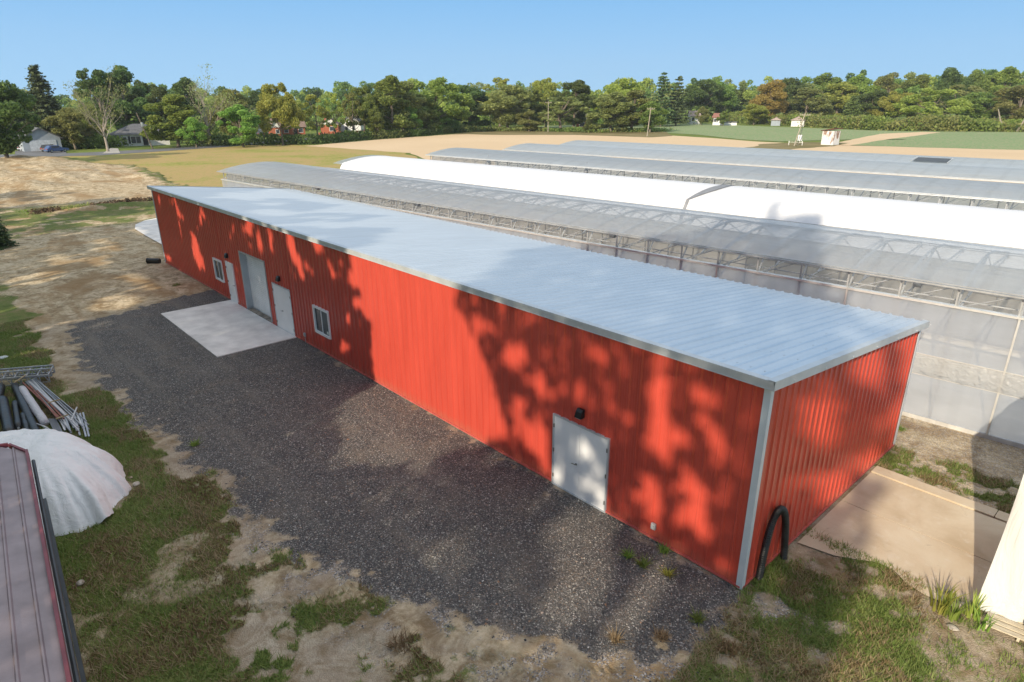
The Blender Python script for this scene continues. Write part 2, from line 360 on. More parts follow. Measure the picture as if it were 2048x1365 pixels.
# ------------------------------------------------------------------ greenhouses
def film(name,alpha,base,rough=.3,bs=.25,stripe=0,streak=(.18,1.,1.)):
    m,nt,out=newmat(name); v=coord(nt,True); mp=nt.nodes.new('ShaderNodeMapping'); mp.inputs['Scale'].default_value=streak; nt.links.new(v,mp.inputs['Vector'])
    n=noise(nt,mp.outputs[0],1.6,5,.6,.4)
    p=N(nt,'BsdfPrincipled'); wv=nt.nodes.new('ShaderNodeTexWave'); wv.inputs['Scale'].default_value=.195; wv.inputs['Distortion'].default_value=.5; wv.inputs['Detail'].default_value=2; nt.links.new(v,wv.inputs['Vector'])
    hoop=ramp(nt,wv.outputs['Fac'],[(.86,0.),(.97,.55)]); dirt=ramp(nt,noise(nt,v,.35,6,.7,1.),[(.5,0.),(.72,.35)])
    cb=mixc(nt,n,tuple(x*.86 for x in base),base); cb=mixc(nt,hoop,cb,tuple(x*.72 for x in base)); cb=mixc(nt,dirt,cb,tuple(x*y for x,y in zip(base,(.80,.78,.74))))
    nt.links.new(cb,p.inputs['Base Color']); p.inputs['Roughness'].default_value=rough
    nt.links.new(bump(nt,noise(nt,mp.outputs[0],2.2,3,.5,.6),bs,.12),p.inputs['Normal'])
    tl=N(nt,'BsdfTranslucent'); tl.inputs['Color'].default_value=tuple(base)+(1,)
    mx=N(nt,'MixShader'); mx.inputs[0].default_value=.62; nt.links.new(p.outputs[0],mx.inputs[1]); nt.links.new(tl.outputs[0],mx.inputs[2])
    tr=N(nt,'BsdfTransparent'); tr.inputs['Color'].default_value=(.96,.97,.98,1)
    m2=N(nt,'MixShader'); nt.links.new(ramp(nt,n,[(.2,alpha-.06),(.8,alpha+.06)]),m2.inputs[0]); nt.links.new(tr.outputs[0],m2.inputs[1]); nt.links.new(mx.outputs[0],m2.inputs[2])
    nt.links.new(m2.outputs[0],out.inputs[0]); return m
ROOFF=film('roof_film',.66,(.80,.88,.97)); ROOFD=film('far_roof_film',.88,(.70,.78,.87),.35); SIDEF=film('side_film',.58,(.74,.79,.88),.35,.2)
INNER=film('inner_film',.93,(.96,.93,.89),.6,.2)
CRINK=film('crinkled_film',.72,(.80,.80,.79),.25,1.,streak=(2.,2.,2.))
m,nt,out=newmat('white_plastic_cover'); p=N(nt,'BsdfPrincipled'); v=coord(nt,True)
mp=nt.nodes.new('ShaderNodeMapping'); mp.inputs['Scale'].default_value=(.06,1,1); nt.links.new(v,mp.inputs['Vector'])
p.inputs['Base Color'].default_value=(.86,.86,.87,1); nt.links.new(mixc(nt,noise(nt,mp.outputs[0],1.5,4),(.74,.74,.75),(.82,.82,.83)),p.inputs['Base Color']); p.inputs['Roughness'].default_value=.5
nt.links.new(bump(nt,noise(nt,mp.outputs[0],1.2,3),.25,.08),p.inputs['Normal']); nt.links.new(p.outputs[0],out.inputs[0]); WCOV=m
PIPE=pmat('greenhouse_pipe',(.40,.41,.42),.5,.3,.1,3); GUT=pmat('aluminium_gutter',(.72,.73,.72),.4,.5,.06,3); SEAM=pmat('seam_grey',(.25,.26,.28),.6)
PH=R(4)
VP=[(-.3,4.72),(.4,4.90),(1,5.0),(1.8,5.12),(2.6,5.2),(3.4,5.24),(4.2,5.24),(5.0,5.17),(5.8,5.04),(6.6,4.87),(7.4,4.68),(8.2,4.49),(9.2,4.27),(10.2,4.08)]
U0,U1=-53.2,13.
def sheet(mb,us,prof,jit=0):
    b=len(mb.v); n=len(prof)
    for u in us:
        for (v,z) in prof: mb.v.append((u,v,z+(rnd.uniform(-jit,jit) if jit else 0)))
    for i in range(len(us)-1):
        for j in range(n-1): mb.f.append((b+i*n+j,b+i*n+j+1,b+(i+1)*n+j+1,b+(i+1)*n+j))
us=[U0+i*(U1-U0)/60 for i in range(61)]
PITCH=1.607
def endwall(mb,u,prof,z0=0):
    P=[(u,v,z) for v,z in prof]; P=[(u,10.2,z0),(u,0,z0)]+P[0:]; mb.poly(P)
def truss_mesh():
    t=MB()
    t.tube([(0,.12,4.60),(0,1.6,4.86),(0,3.0,5.03),(0,3.9,5.06)],.055,6)
    t.tube([(0,1.7,4.0),(0,3.9,5.04)],.040,6); t.tube([(0,3.9,5.06),(0,5.4,4.92),(0,7.2,4.58),(0,9.9,4.12)],.045,6)
    t.tube([(0,.05,4.0),(0,10.1,4.0)],.018,5); t.tube([(0,.05,4.02),(0,.5,4.66)],.030,5); t.tube([(0,6.2,4.0),(0,3.9,5.04)],.022,5)
    t.bar((-.05,.06,3.55),(-.05,.06,4.62),.05); t.bar((0,.06,0),(0,.06,4.0),.06); t.bar((0,10.12,0),(0,10.12,4.0),.06)
    t.tube([(0,.1,3.5),(.0,1.2,4.0)],.03,5)
    return t
TR=None
def fanobj(parent,u,v,z):
    f=MB(); f.tube([(u-.10,v,z),(u+.10,v,z)],.24,16); f.tube([(u,v,z+.3),(u,v,z+.75)],.015,5); return f.build('circulation_fan',pmat('fan_grey',(.30,.32,.35),.5),parent,True)
def house(D,label,kind,u1=U1):
    global TR
    g=empty('greenhouse',(0,D,.2 if D>30 else 0),PH,label,'greenhouse','parallel plastic greenhouses behind the red barn')
    mb=MB(); sheet(mb,us,VP,.006); rf=mb.build('roof_film',ROOFF if kind=='clear' else ROOFD,g,True)
    mb=MB(); mb.bar((U0,-.31,4.70),(U1,-.31,4.70),.07,.05); mb.bar((U0,-.27,4.76),(U1,-.27,4.76),.03,.03); mb.build('eave_rail',PIPE if kind=='clear' else GUT,g)
    mb=MB(); mb.box(U0,-.10,4.0,U1,.10,4.07); mb.build('gutter',GUT,g)
    mb=MB(); endwall(mb,U0+.25,VP[1:]); mb.build('end_wall',SIDEF,g)
    if kind=='clear':
        mb=MB(); mb.box(U0,-.05,0,U1,-.03,1.6) if 0 else sheet(mb,us,[(-.02,.12),(-.02,1.6)]); sheet(mb,us,[(-.015,2.27),(-.015,4.0)]); mb.build('side_film',SIDEF,g)
        us2=[U0+i*.16 for i in range(int((U1-U0)/.16))]
        mb=MB(); b=len(mb.v); pr=[(-.03,2.27),(-.09,2.2),(-.07,2.05),(-.10,1.9),(-.06,1.75),(-.09,1.62),(-.03,1.58)]
        for u in us2:
            for j,(v,z) in enumerate(pr): mb.v.append((u,v+rnd.uniform(-.03,.03)*(0<j<6),z+rnd.uniform(-.02,.02)*(0<j<6)))
        n=len(pr)
        for i in range(len(us2)-1):
            for j in range(n-1): mb.f.append((b+i*n+j,b+i*n+j+1,b+(i+1)*n+j+1,b+(i+1)*n+j))
        mb.build('rolled_curtain',CRINK,g,True)
        mb=MB(); mb.box(U0,-.06,0,U1,.02,.14); mb.build('base_board',pmat('base_board_grey',(.55,.55,.53),.6),g)
        mb=MB(); mb.bar((U0,-.03,2.29),(U1,-.03,2.29),.03); mb.bar((U0,-.03,1.58),(U1,-.03,1.58),.025); mb.build('side_rail',GUT,g)
        u=U0+.4
        k=0
        while u<8:
            if k%3==1 and u>-8: MB().bar((u,-.04,.14),(u,-.04,4.0),.055).build('wall_post',GUT,g)
            u+=PITCH; k+=1
    mb=MB()
    for v,z in ((.8,4.05),(3.9,5.12),(6.6,4.70)): mb.bar((U0,v,z),(U1,v,z),.034 if z<5 else .025)
    mb.bar((U0,10.1,4.3),(U1,10.1,4.3),.05); mb.bar((U0,10.1,2.2),(U1,10.1,2.2),.05); mb.build('purlins',PIPE,g)
    if kind in('clear','mid'):
        mb=MB(); sheet(mb,us,[(10.15,0),(10.15,4.0)]); mb.build('inner_wall',INNER,g)
        mb=MB(); u=U0+.4; k=0
        while u<U1-2:
            mb.tube([(u+.1,.10,4.03),(u+PITCH-.2,.06,4.62)],.018,5)
            u+=PITCH; k+=1
        mb.build('side_braces',PIPE,g)
        u=U0+.4
        while u<(8 if kind=='clear' else 3):
            if TR is None: TR=truss_mesh().build('truss',PIPE,g,False); t=TR
            else: t=TR.copy(); C.objects.link(t); t.parent=g
            t.location=(u,0,0); u+=PITCH
        for uu in ((-40,-28.4,-13.8,-1.2) if kind=='clear' else (-44.5,-32.5,-14.5)): fanobj(g,uu,1.4 if kind=='clear' else .5,4.35)
    return g
g1=house(11.85,'translucent plastic greenhouse nearest the red barn, open side vent along its eave','clear')
g3=house(33.3,'grey-filmed greenhouse with zigzag struts in its open side, just beyond the white one','mid')
g4=house(44.2,'grey-blue greenhouse second from the tan field, thin pale gutter line along it','far')
g5=house(53.2,'farthest greenhouse, beside the tan field, with a dark square vent on its roof','far')
MB().poly([(-13.9,.5,5.0),(-11.4,.5,5.0),(-11.4,2.2,5.22),(-13.9,2.2,5.22)]).build('roof_vent',pmat('dark_vent',(.06,.07,.08),.5),g5)
for uu in (-14.0,-11.3): MB().bar((uu,.4,5.0),(uu,2.3,5.25),.06).build('vent_rail',GUT,g5)
# the white covered house
g2=empty('greenhouse',(0,22.55,0),PH,'greenhouse under an opaque white plastic cover with a grey seam across it','greenhouse','parallel plastic greenhouses behind the red barn')
WP=[(-.75,3.5),(-.45,4.1),(0,4.78)]+[(v,z-.02) for v,z in VP[2:]]
us=[U0+1.2+i*(-15.9-U0-1.2)/40 for i in range(41)]; mb=MB(); sheet(mb,us,WP,.008); c1=mb.build('white_cover',WCOV,g2,True)
us=[-15.82+i*(U1+15.82)/40 for i in range(41)]; mb=MB(); sheet(mb,us,WP,.008); mb.build('white_cover',WCOV,g2,True)
mb=MB(); b=0
for i,(v,z) in enumerate(WP):
    wdt=.12 if i<=2 else .12+.55*math.sin(min(1,(i-2)/7.)*math.pi)
    mb.v+= [(-15.98,v-.02*(i<3),z+.025),(-15.95+wdt+.05,v-.02*(i<3),z+.04)]
for i in range(len(WP)-1): mb.f.append((2*i,2*i+1,2*i+3,2*i+2))
mb.build('cover_seam',SEAM,g2)
us=[U0,U0+.6,U0+1.3]; mb=MB(); sheet(mb,us,VP); mb.build('roof_film',ROOFF,g2,True)
us=[U0+.4,U1]; mb=MB(); sheet(mb,us,[(-.02,0),(-.02,4.0)]); mb.build('side_film',SIDEF,g2)
mb=MB(); endwall(mb,U0+.25,VP[1:]); mb.build('end_wall',SIDEF,g2)
mb=MB(); mb.box(U0,-.12,4.0,U1,.10,4.07); mb.build('gutter',GUT,g2)
mb=MB(); mb.box(-53.2,-.0,-.02,12,51,.03)
fl=mb.build('greenhouse_floor',pmat('beige_floor',(.74,.67,.56),.95,0,.12,.6)); fl.rotation_euler=(0,0,PH); fl.location=(0,11.85,0); tag(fl,kind='structure')
# ------------------------------------------------------------------ yard ground
def seg_dist(x,y,pts):
    d=np.full(x.shape,1e9)
    for (ax,ay),(bx,by) in zip(pts[:-1],pts[1:]):
        vx,vy=bx-ax,by-ay; t=np.clip(((x-ax)*vx+(y-ay)*vy)/(vx*vx+vy*vy),0,1)
        d=np.minimum(d,np.hypot(x-ax-t*vx,y-ay-t*vy))
    return d
def inpoly(x,y,P):
    c=np.zeros(x.shape,bool); n=len(P)
    for i in range(n):
        x0,y0=P[i]; x1,y1=P[(i+1)%n]
        m=((y0>y)!=(y1>y))&(x<(x1-x0)*(y-y0)/((y1-y0) or 1e-9)+x0); c^=m
    return c
def sdf(x,y,P):
    d=seg_dist(x,y,P+[P[0]]); return np.where(inpoly(x,y,P),d,-d)
GRAV=[(.1,-.03),(-33.2,.1),(-33.3,-.6),(-32.4,-3.5),(-31.3,-7.2),(-27.1,-7.65),(-22.7,-7.7),(-19.5,-7.5),(-16.8,-7.3),(-14.7,-7.0),(-12.3,-6.9),(-10.5,-7.0),(-8.8,-6.7),(-7.5,-6.5),(-6.4,-6.05),(-5.2,-5.6),(-4.4,-5.4),(-2.8,-4.65),(-1.45,-3.85),(-.35,-2.85),(.2,-1.6),(.25,-.6)]
DIRT=[(-34,16),(-57,16),(-75,14.5),(-97,15),(-112,17),(-128,18),(-135,11),(-150,11),(-163,9.5),(-163,-23),(-34,-23)]
def sst(a,b,x): t=np.clip((x-a)/(b-a),0,1); return t*t*(3-2*t)
TRK=[ [(-9.5,-10.2),(-7.2,-8.6),(-6.3,-7.4),(-5.7,-6.3)], [(-2.9,-6.3),(-1.6,-5.0),(-.3,-3.7)], [(-4.6,-7.2),(-2.9,-5.9),(-1.3,-4.5)] ,[(-11.5,-10.6),(-9.5,-9.6),(-8.6,-8.6),(-8.2,-7.6)],[(-10.2,-10.9),(-8.4,-9.6),(-7.2,-8.3)]]
def trackh(x,y):
    h=np.zeros(x.shape)
    for T in TRK[:]:
        s0=0
        for (ax,ay),(bx,by) in zip(T[:-1],T[1:]):
            vx,vy=bx-ax,by-ay; Ls=math.hypot(vx,vy); t=((x-ax)*vx+(y-ay)*vy)/Ls; n=((x-ax)*(-vy)+(y-ay)*vx)/Ls
            inside=(t>=0)&(t<Ls)&(np.abs(n)<.26)
            ph=(t+s0)/.17+np.abs(n)*3.2
            c=np.clip(np.sin(ph*2*math.pi)*1.6,-1,1)*.032-.02
            h=np.where(inside,c*np.clip((.26-np.abs(n))/.05,0,1)*(fbm(x*1.3,y*1.3,2,5)>.36),h); s0+=Ls
    return h
def yard(x,y):
    """height and the three soil weights: gravel, grass, pale sand"""
    nz=fbm(x*.9,y*.9,5,1); nf=fbm(x*3.5,y*3.5,4,2); nl=fbm(x*.22,y*.22,3,3)
    g=sdf(x,y,GRAV)+ (nf-.5)*1.3+(nz-.5)*1.2
    gravel=sst(-.6,.45,g)*np.where(y>-.4,1,1)
    gravel=np.maximum(gravel,.0)
    # thin grit beyond the edge at the bottom
    grit=sst(-2.6,-.2,g)*sst(.42,.6,nf)*sst(-11,-8,x)*.8
    # grass: strip on the left of the lot
    wgrass=sst(.36,.50,nz)
    strip=sst(-8.0-.6,-8.6-.6,y+(nz-.5)*1.6+np.clip((x+22)*.02,-.4,.4))*sst(-42,-38,x)*sst(-3.6,-6.5,x+ (nf-.5)*2)
    near=np.where((x>-13)&(y<-5.2),sst(.44,.62,.6*nz+.4*nf+.16*sst(-10.0,-11.6,y+.35*x))*sst(-1.0,-3.5,x+y*.0),0)
    strip2=np.where((x>-22)&(x<-10.5),sst(-7.5,-7.95,y+(nf-.5)*.5),0)*.95
    right=np.where((x>-.6)&(y<3.2),sst(.16,.52,.5*nf+.5*nz)*.85*sst(-.5,.7,x+(y+3)*.25),0)
    right2=np.where((y>7.6)&(y<11.9)&(x>0),sst(.30,.60,nf)*sst(10.2,9.0,y+(nz-.5)*2),0)
    far=np.where(x<-36,sst(-8.6,-9.8,y+(nz-.5)*2.5)+sst(.52,.62,nl+.1*nf)*.9*sst(-60,-63,x)*sst(-84,-74,x),0)
    band=np.where((x<-57)&(x>-75),sst(2.2,1.0,np.abs(x+61.0+y*.12+(nz-.5)*3))*.65*sst(.35,.6,nf),0)
    low=np.where((x<-62)&(x>-80)&(y<-1.5),sst(.40,.6,nz)*.7*sst(-.5,-3,y),0)
    grass=np.clip(np.maximum.reduce([strip,near,strip2,right,right2,far,band,low]),0,1)
    hole=sst(.60,.70,fbm(x*.8+9,y*.8,3,8))
    grass=grass*(1-.6*hole)*(1-gravel)
    # far dirt: weeds thin out
    sand=np.clip(sst(-31,-34,x)+sst(.4,.6,nl)*.3,0,1)*(1-gravel)
    sandn=np.where((x>-9)&(x<2.5)&(y<-2.4),sst(-2.9,-.3,g)*sst(.30,.55,nz),0)
    sand=np.maximum(sand,sandn*(1-gravel))
    h=(nz-.5)*.10*(1-gravel)+(nf-.5)*.035*(1-gravel*.6)
    h=h*sst(-.05,1.2,-y+ (x>-.1)*3)      # flat against the barn
    pile=np.exp(-(((x+72)/2.2)**2+((y-3)/5.5)**2))*.45*(.5+nf)
    mound=sst(-88,-104,x)*(fbm(x*.12,y*.22,4,11)-.28)*1.5
    mound=mound+.95*np.exp(-(((x+141)/13)**2+((y-2)/9)**2))+.8*np.exp(-(((x+98)/4)**2+((y+1)/3)**2))
    h=h+pile+np.maximum(mound,0)*sst(20,12,y)*sst(-165,-150,x)
    h=np.where(x>-12,h+trackh(x,y)*(1-gravel),h)
    h=np.where((y>8.2)&(x>-58),h*.1,h)
    h=np.where((x>.3)&(y>3.3)&(y<7.6),-.05,h)
    sand=np.where((y>7.6)&(x>-1),1-grass,sand); grit=np.where((y>7.6)&(x>-1),.5,grit)
    e=sdf(x,y,DIRT)+(nz-.5)*5
    h=np.where(x<-56,h-.4*sst(.4,-.6,e),h); grass=np.where(x<-56,np.maximum(grass,sst(2.5,.3,e)*.8),grass)
    return h,gravel,np.maximum(grass,0),sand,grit,nf
def yard_mat():
    m,nt,out=newmat('yard_soil'); b=N(nt,'BsdfPrincipled'); v=coord(nt)
    at_=nt.nodes.new('ShaderNodeVertexColor'); at_.layer_name='mask'; sp=nt.nodes.new('ShaderNodeSeparateColor'); nt.links.new(at_.outputs[0],sp.inputs[0])
    gv,gr,sa=sp.outputs
    al=at_.outputs['Alpha']
    nb=noise(nt,v,.8,5,.6); ns=noise(nt,v,6,6,.65); nh=noise(nt,v,45,4,.7)
    # sandy soil
    sand=ramp(nt,math_(nt,'ADD',math_(nt,'MULTIPLY',nb,.6),math_(nt,'MULTIPLY',ns,.4)),[(.34,(.32,.25,.175)),(.5,(.46,.38,.28)),(.66,(.60,.52,.40))])
    sand=mixc(nt,ramp(nt,nh,[(.38,.55),(.55,0.)]),sand,(.22,.17,.13))
    pale=ramp(nt,math_(nt,'ADD',math_(nt,'MULTIPLY',nb,.45),math_(nt,'MULTIPLY',ns,.55)),[(.34,(.32,.22,.12)),(.48,(.56,.45,.29)),(.64,(.76,.65,.47))])
    # streaks along the barn's length in the graded dirt
    soil=mixc(nt,sa,sand,pale)
    # brown weeds
    wd=noise(nt,v,1.4,6,.7,.8)
    soil=mixc(nt,math_(nt,'MULTIPLY',ramp(nt,wd,[(.46,0.),(.64,.85)]),1.),soil,(.22,.155,.08))
    mpd=nt.nodes.new('ShaderNodeMapping'); mpd.inputs['Scale'].default_value=(.30,.55,1); nt.links.new(v,mpd.inputs['Vector'])
    soil=mixc(nt,math_(nt,'MULTIPLY',ramp(nt,noise(nt,mpd.outputs[0],.42,7,.68,.8),[(.49,0.),(.60,.8)]),sa),soil,(.33,.215,.105))
    # gravel grit
    vo=nt.nodes.new('ShaderNodeTexVoronoi'); vo.inputs['Scale'].default_value=38; vo.inputs['Randomness'].default_value=1; nt.links.new(v,vo.inputs['Vector'])
    hs=nt.nodes.new('ShaderNodeSeparateColor'); nt.links.new(vo.outputs['Color'],hs.inputs[0])
    stone=ramp(nt,hs.outputs[0],[(0.,(.03,.03,.031)),(.45,(.09,.088,.088)),(.8,(.18,.175,.165)),(.92,(.34,.32,.29)),(.98,(.70,.67,.62))])
    tint=mixc(nt,ramp(nt,hs.outputs[1],[(.86,0.),(.95,.5)]),stone,(.30,.17,.09))
    gd=ramp(nt,noise(nt,v,.55,5,.6),[(.35,(.095,.095,.095)),(.7,(.155,.15,.142))])
    gcol=mixc(nt,.40,tint,gd)
    mpt=nt.nodes.new('ShaderNodeMapping'); mpt.inputs['Rotation'].default_value=(0,0,R(-7)); mpt.inputs['Scale'].default_value=(.10,1.3,1); nt.links.new(v,mpt.inputs['Vector'])
    gcol=mixc(nt,ramp(nt,noise(nt,mpt.outputs[0],.9,5,.6,.3),[(.50,0.),(.68,.42)]),gcol,(.235,.21,.18))
    dirty=mixc(nt,ramp(nt,noise(nt,v,.9,5,.65,.5),[(.5,0.),(.75,.35)]),gcol,(.27,.215,.16))
    # small stones in the sand
    vo2=nt.nodes.new('ShaderNodeTexVoronoi'); vo2.inputs['Scale'].default_value=34; nt.links.new(v,vo2.inputs['Vector']); h2=nt.nodes.new('ShaderNodeSeparateColor'); nt.links.new(vo2.outputs['Color'],h2.inputs[0])
    pst=ramp(nt,h2.outputs[0],[(0,(.10,.11,.13)),(.5,(.22,.22,.24)),(.9,(.62,.60,.58))])
    soil=mixc(nt,math_(nt,'MULTIPLY',ramp(nt,h2.outputs[1],[(.45,0.),(.55,1.)]),al),soil,pst)
    grc=ramp(nt,noise(nt,v,1.1,8,.75,.4),[(.32,(.11,.16,.035)),(.47,(.19,.24,.06)),(.58,(.27,.25,.10)),(.70,(.38,.31,.16))])
    grc=mixc(nt,ramp(nt,nh,[(.4,.6),(.6,0.)]),grc,(.07,.08,.03))
    edge=math_(nt,'ADD',gr,math_(nt,'MULTIPLY',math_(nt,'SUBTRACT',noise(nt,v,5,8,.8),.5),1.9))
    c=mixc(nt,ramp(nt,edge,[(.30,0.),(.70,1.)]),soil,grc)
    ge=math_(nt,'ADD',gv,math_(nt,'MULTIPLY',math_(nt,'SUBTRACT',noise(nt,v,22,4,.7),.5),1.1))
    c=mixc(nt,ramp(nt,ge,[(.34,0.),(.66,1.)]),c,dirty)
    nt.links.new(c,b.inputs['Base Color']); b.inputs['Roughness'].default_value=.95; b.inputs['Specular IOR Level'].default_value=.2
    hgt=math_(nt,'ADD',math_(nt,'MULTIPLY',vo.outputs['Distance'],-1.2),nh)
    nt.links.new(bump(nt,hgt,.8,.02),b.inputs['Normal']); nt.links.new(b.outputs[0],out.inputs[0]); return m
YARD=yard_mat()
def gridmesh(name,x0,x1,y0,y1,st,stx=None):
    xs=np.arange(x0,x1+1e-6,stx or st); ys=np.arange(y0,y1+1e-6,st); X,Y=np.meshgrid(xs,ys,indexing='ij')
    h,gv,gr,sa,gt,nf=yard(X,Y)
    col=np.stack([gv,gr,sa,gt],-1).reshape(-1,4); nx,ny=X.shape
    V=np.stack([X,Y,h],-1).reshape(-1,3); I=np.arange(nx*ny).reshape(nx,ny)
    Fq=np.stack([I[:-1,:-1],I[1:,:-1],I[1:,1:],I[:-1,1:]],-1).reshape(-1,4)
    return V,Fq,col
parts=[gridmesh('a',-12,7,-14,12,.05),gridmesh('b',-34,-12,-14,0,.1),gridmesh('c',-34,-12,0,12,1.),gridmesh('d',-80,-34,-24,14,.2),gridmesh('e',-165,-80,-24,22,.5),gridmesh('f',7,18,-24,12,.25),gridmesh('g',-34,7,-24,-14,.3)]
vs=[];fs=[];cs=[];nb_=0
for V,Fq,cc in parts: vs.append(V); fs.append(Fq+nb_); cs.append(cc); nb_+=len(V)
V=np.concatenate(vs); 
yo=npmesh('yard_ground',V,np.concatenate(fs),4,YARD,smooth=True,attr={'mask':np.concatenate(cs)}); tag(yo,kind='structure')
# ------------------------------------------------------------------ wide ground and fields
def field_mat(name,stops,scale=.05,rows=None,fine=2.,finec=None):
    m,nt,out=newmat(name); b=N(nt,'BsdfPrincipled'); v=coord(nt); n1=noise(nt,v,scale,6,.6,.3); n2=noise(nt,v,fine,6,.75)
    f=math_(nt,'ADD',math_(nt,'MULTIPLY',n1,.6),math_(nt,'MULTIPLY',n2,.4)); c=ramp(nt,f,stops)
    if rows:
        ang,per,colr,amt=rows
        mp=nt.nodes.new('ShaderNodeMapping'); mp.inputs['Rotation'].default_value=(0,0,ang); nt.links.new(v,mp.inputs['Vector'])
        wv=nt.nodes.new('ShaderNodeTexWave'); wv.inputs['Scale'].default_value=per; wv.inputs['Distortion'].default_value=.6; wv.inputs['Detail'].default_value=3; nt.links.new(mp.outputs[0],wv.inputs['Vector'])
        c=mixc(nt,math_(nt,'MULTIPLY',wv.outputs['Fac'],amt),c,colr)
    if finec:
        vo=nt.nodes.new('ShaderNodeTexVoronoi'); vo.inputs['Scale'].default_value=1.6; nt.links.new(v,vo.inputs['Vector'])
        c=mixc(nt,ramp(nt,vo.outputs['Distance'],[(.30,0.),(.55,.8)]),c,finec)
    nt.links.new(c,b.inputs['Base Color']); b.inputs['Roughness'].default_value=1.; b.inputs['Specular IOR Level'].default_value=.1
    nt.links.new(bump(nt,n2,.6,.1),b.inputs['Normal']); nt.links.new(b.outputs[0],out.inputs[0]); return m
LAWN=field_mat('lawn',[(.35,(.10,.15,.03)),(.55,(.18,.23,.055)),(.7,(.27,.28,.09))])
DRYG=field_mat('dry_grass',[(.34,(.18,.22,.05)),(.44,(.32,.31,.09)),(.52,(.44,.31,.15)),(.58,(.31,.30,.09)),(.68,(.46,.33,.17)),(.78,(.52,.42,.2))],.045,fine=1.2)
TAN=field_mat('tilled_field',[(.3,(.62,.47,.30)),(.7,(.74,.58,.39))],.03,(R(20),.45,(.55,.40,.25),.35),1.)
CROP=field_mat('crop_rows',[(.3,(.13,.28,.09)),(.7,(.22,.38,.16))],.03,(R(75),.12,(.07,.15,.05),.35),1.2,(.33,.33,.20))
ROUGH=field_mat('rough_margin',[(.3,(.13,.12,.05)),(.5,(.22,.19,.09)),(.7,(.33,.26,.15))],.12)
ASPH=pmat('road_asphalt',(.16,.165,.175),.9,0,.1,.4)
mb=MB(); mb.poly([(-3500,-3500,-.12),(3500,-3500,-.12),(3500,3500,-.12),(-3500,3500,-.12)]); tag(mb.build('ground',LAWN),kind='structure')
def ragged(P,amp,step,seed):
    o=[]; n=len(P)
    for i in range(n):
        (ax,ay),(bx,by)=P[i],P[(i+1)%n]; Ls=math.hypot(bx-ax,by-ay); k=max(1,int(Ls/step))
        for j in range(k):
            t=j/k; x=ax+(bx-ax)*t; y=ay+(by-ay)*t; q=(fbm(np.array([x*.15]),np.array([y*.15]),4,seed)[0]-.5)*2*amp
            o.append((x-(by-ay)/Ls*q,y+(bx-ax)/Ls*q))
    return o
def flat(name,P,z,mat,amp=1.5,step=2.,seed=3):
    P=ragged(P,amp,step,seed) if amp else P; mb=MB(); mb.poly([(x,y,z) for x,y in P]); o=mb.build(name,mat); return tag(o,kind='structure')
gp=lambda L: [tuple(at(*a)[:2]) for a in L]
flat('dry_grass_field',[(-165,8),(-168,38),(-166,60),(-158,66.5),(-136,67),(-117,69.5),(-100,61),(-58,58),(-58,12),(-78,6),(-100,15),(-130,13)],-.06,DRYG,2.5)
flat('tilled_field',gp([(612,292),(700,298),(822,306),(880,330),(1200,345),(2300,420),(2400,300),(2048,299),(1800,293),(1700,291),(1530,284),(1420,276),(1340,271),(1250,271),(1060,266),(905,269),(800,276),(700,284)]),-.05,TAN,1.)
flat('crop_field',gp([(1335,244),(1500,252),(1740,261),(2048,264),(2400,268),(2400,303),(2048,300),(1840,295),(1690,288),(1740,278),(1560,283),(1480,279),(1400,270),(1350,267),(1150,262),(1000,258),(1200,246)]),-.04,CROP,1.2)
flat('crop_field',gp([(1690,290),(1960,265),(2048,264.5),(2400,268),(2400,303),(2048,299.5),(1850,295)]),-.035,CROP,.8)
flat('field_track',gp([(1660,288),(1760,268),(1850,264),(1880,265),(1830,272),(1760,281),(1700,291)]),-.03,TAN,.6)
flat('rough_margin',gp([(1440,305),(1530,288),(1600,284),(1700,286),(1660,292),(1560,300),(1560,310),(1400,314),(1300,312)]),-.028,ROUGH,2.)
flat('rough_margin',gp([(905,268),(1000,270),(1150,270),(1300,275),(1345,272),(1330,264),(1200,261),(1050,258),(960,261)]),-.027,ROUGH,1.)
flat('road',gp([(-60,320),(60,316),(140,312),(200,311),(340,301.5),(480,292),(600,281),(700,272),(850,264.5),(950,253),(1010,247),(1100,243),(1180,246),(1200,242.5),(1100,239.5),(1000,243),(940,249),(850,260.5),(700,268),(600,277),(480,287.5),(340,296.5),(200,304),(130,307),(60,308),(-60,311)]),-.02,ASPH,0)
flat('driveway',gp([(30,310),(135,308),(128,301),(60,299),(30,302)]),-.018,ASPH,0)
flat('driveway',gp([(205,307),(240,306),(236,297),(222,296)]),-.016,pmat('drive_concrete',(.45,.43,.40),.9),0)
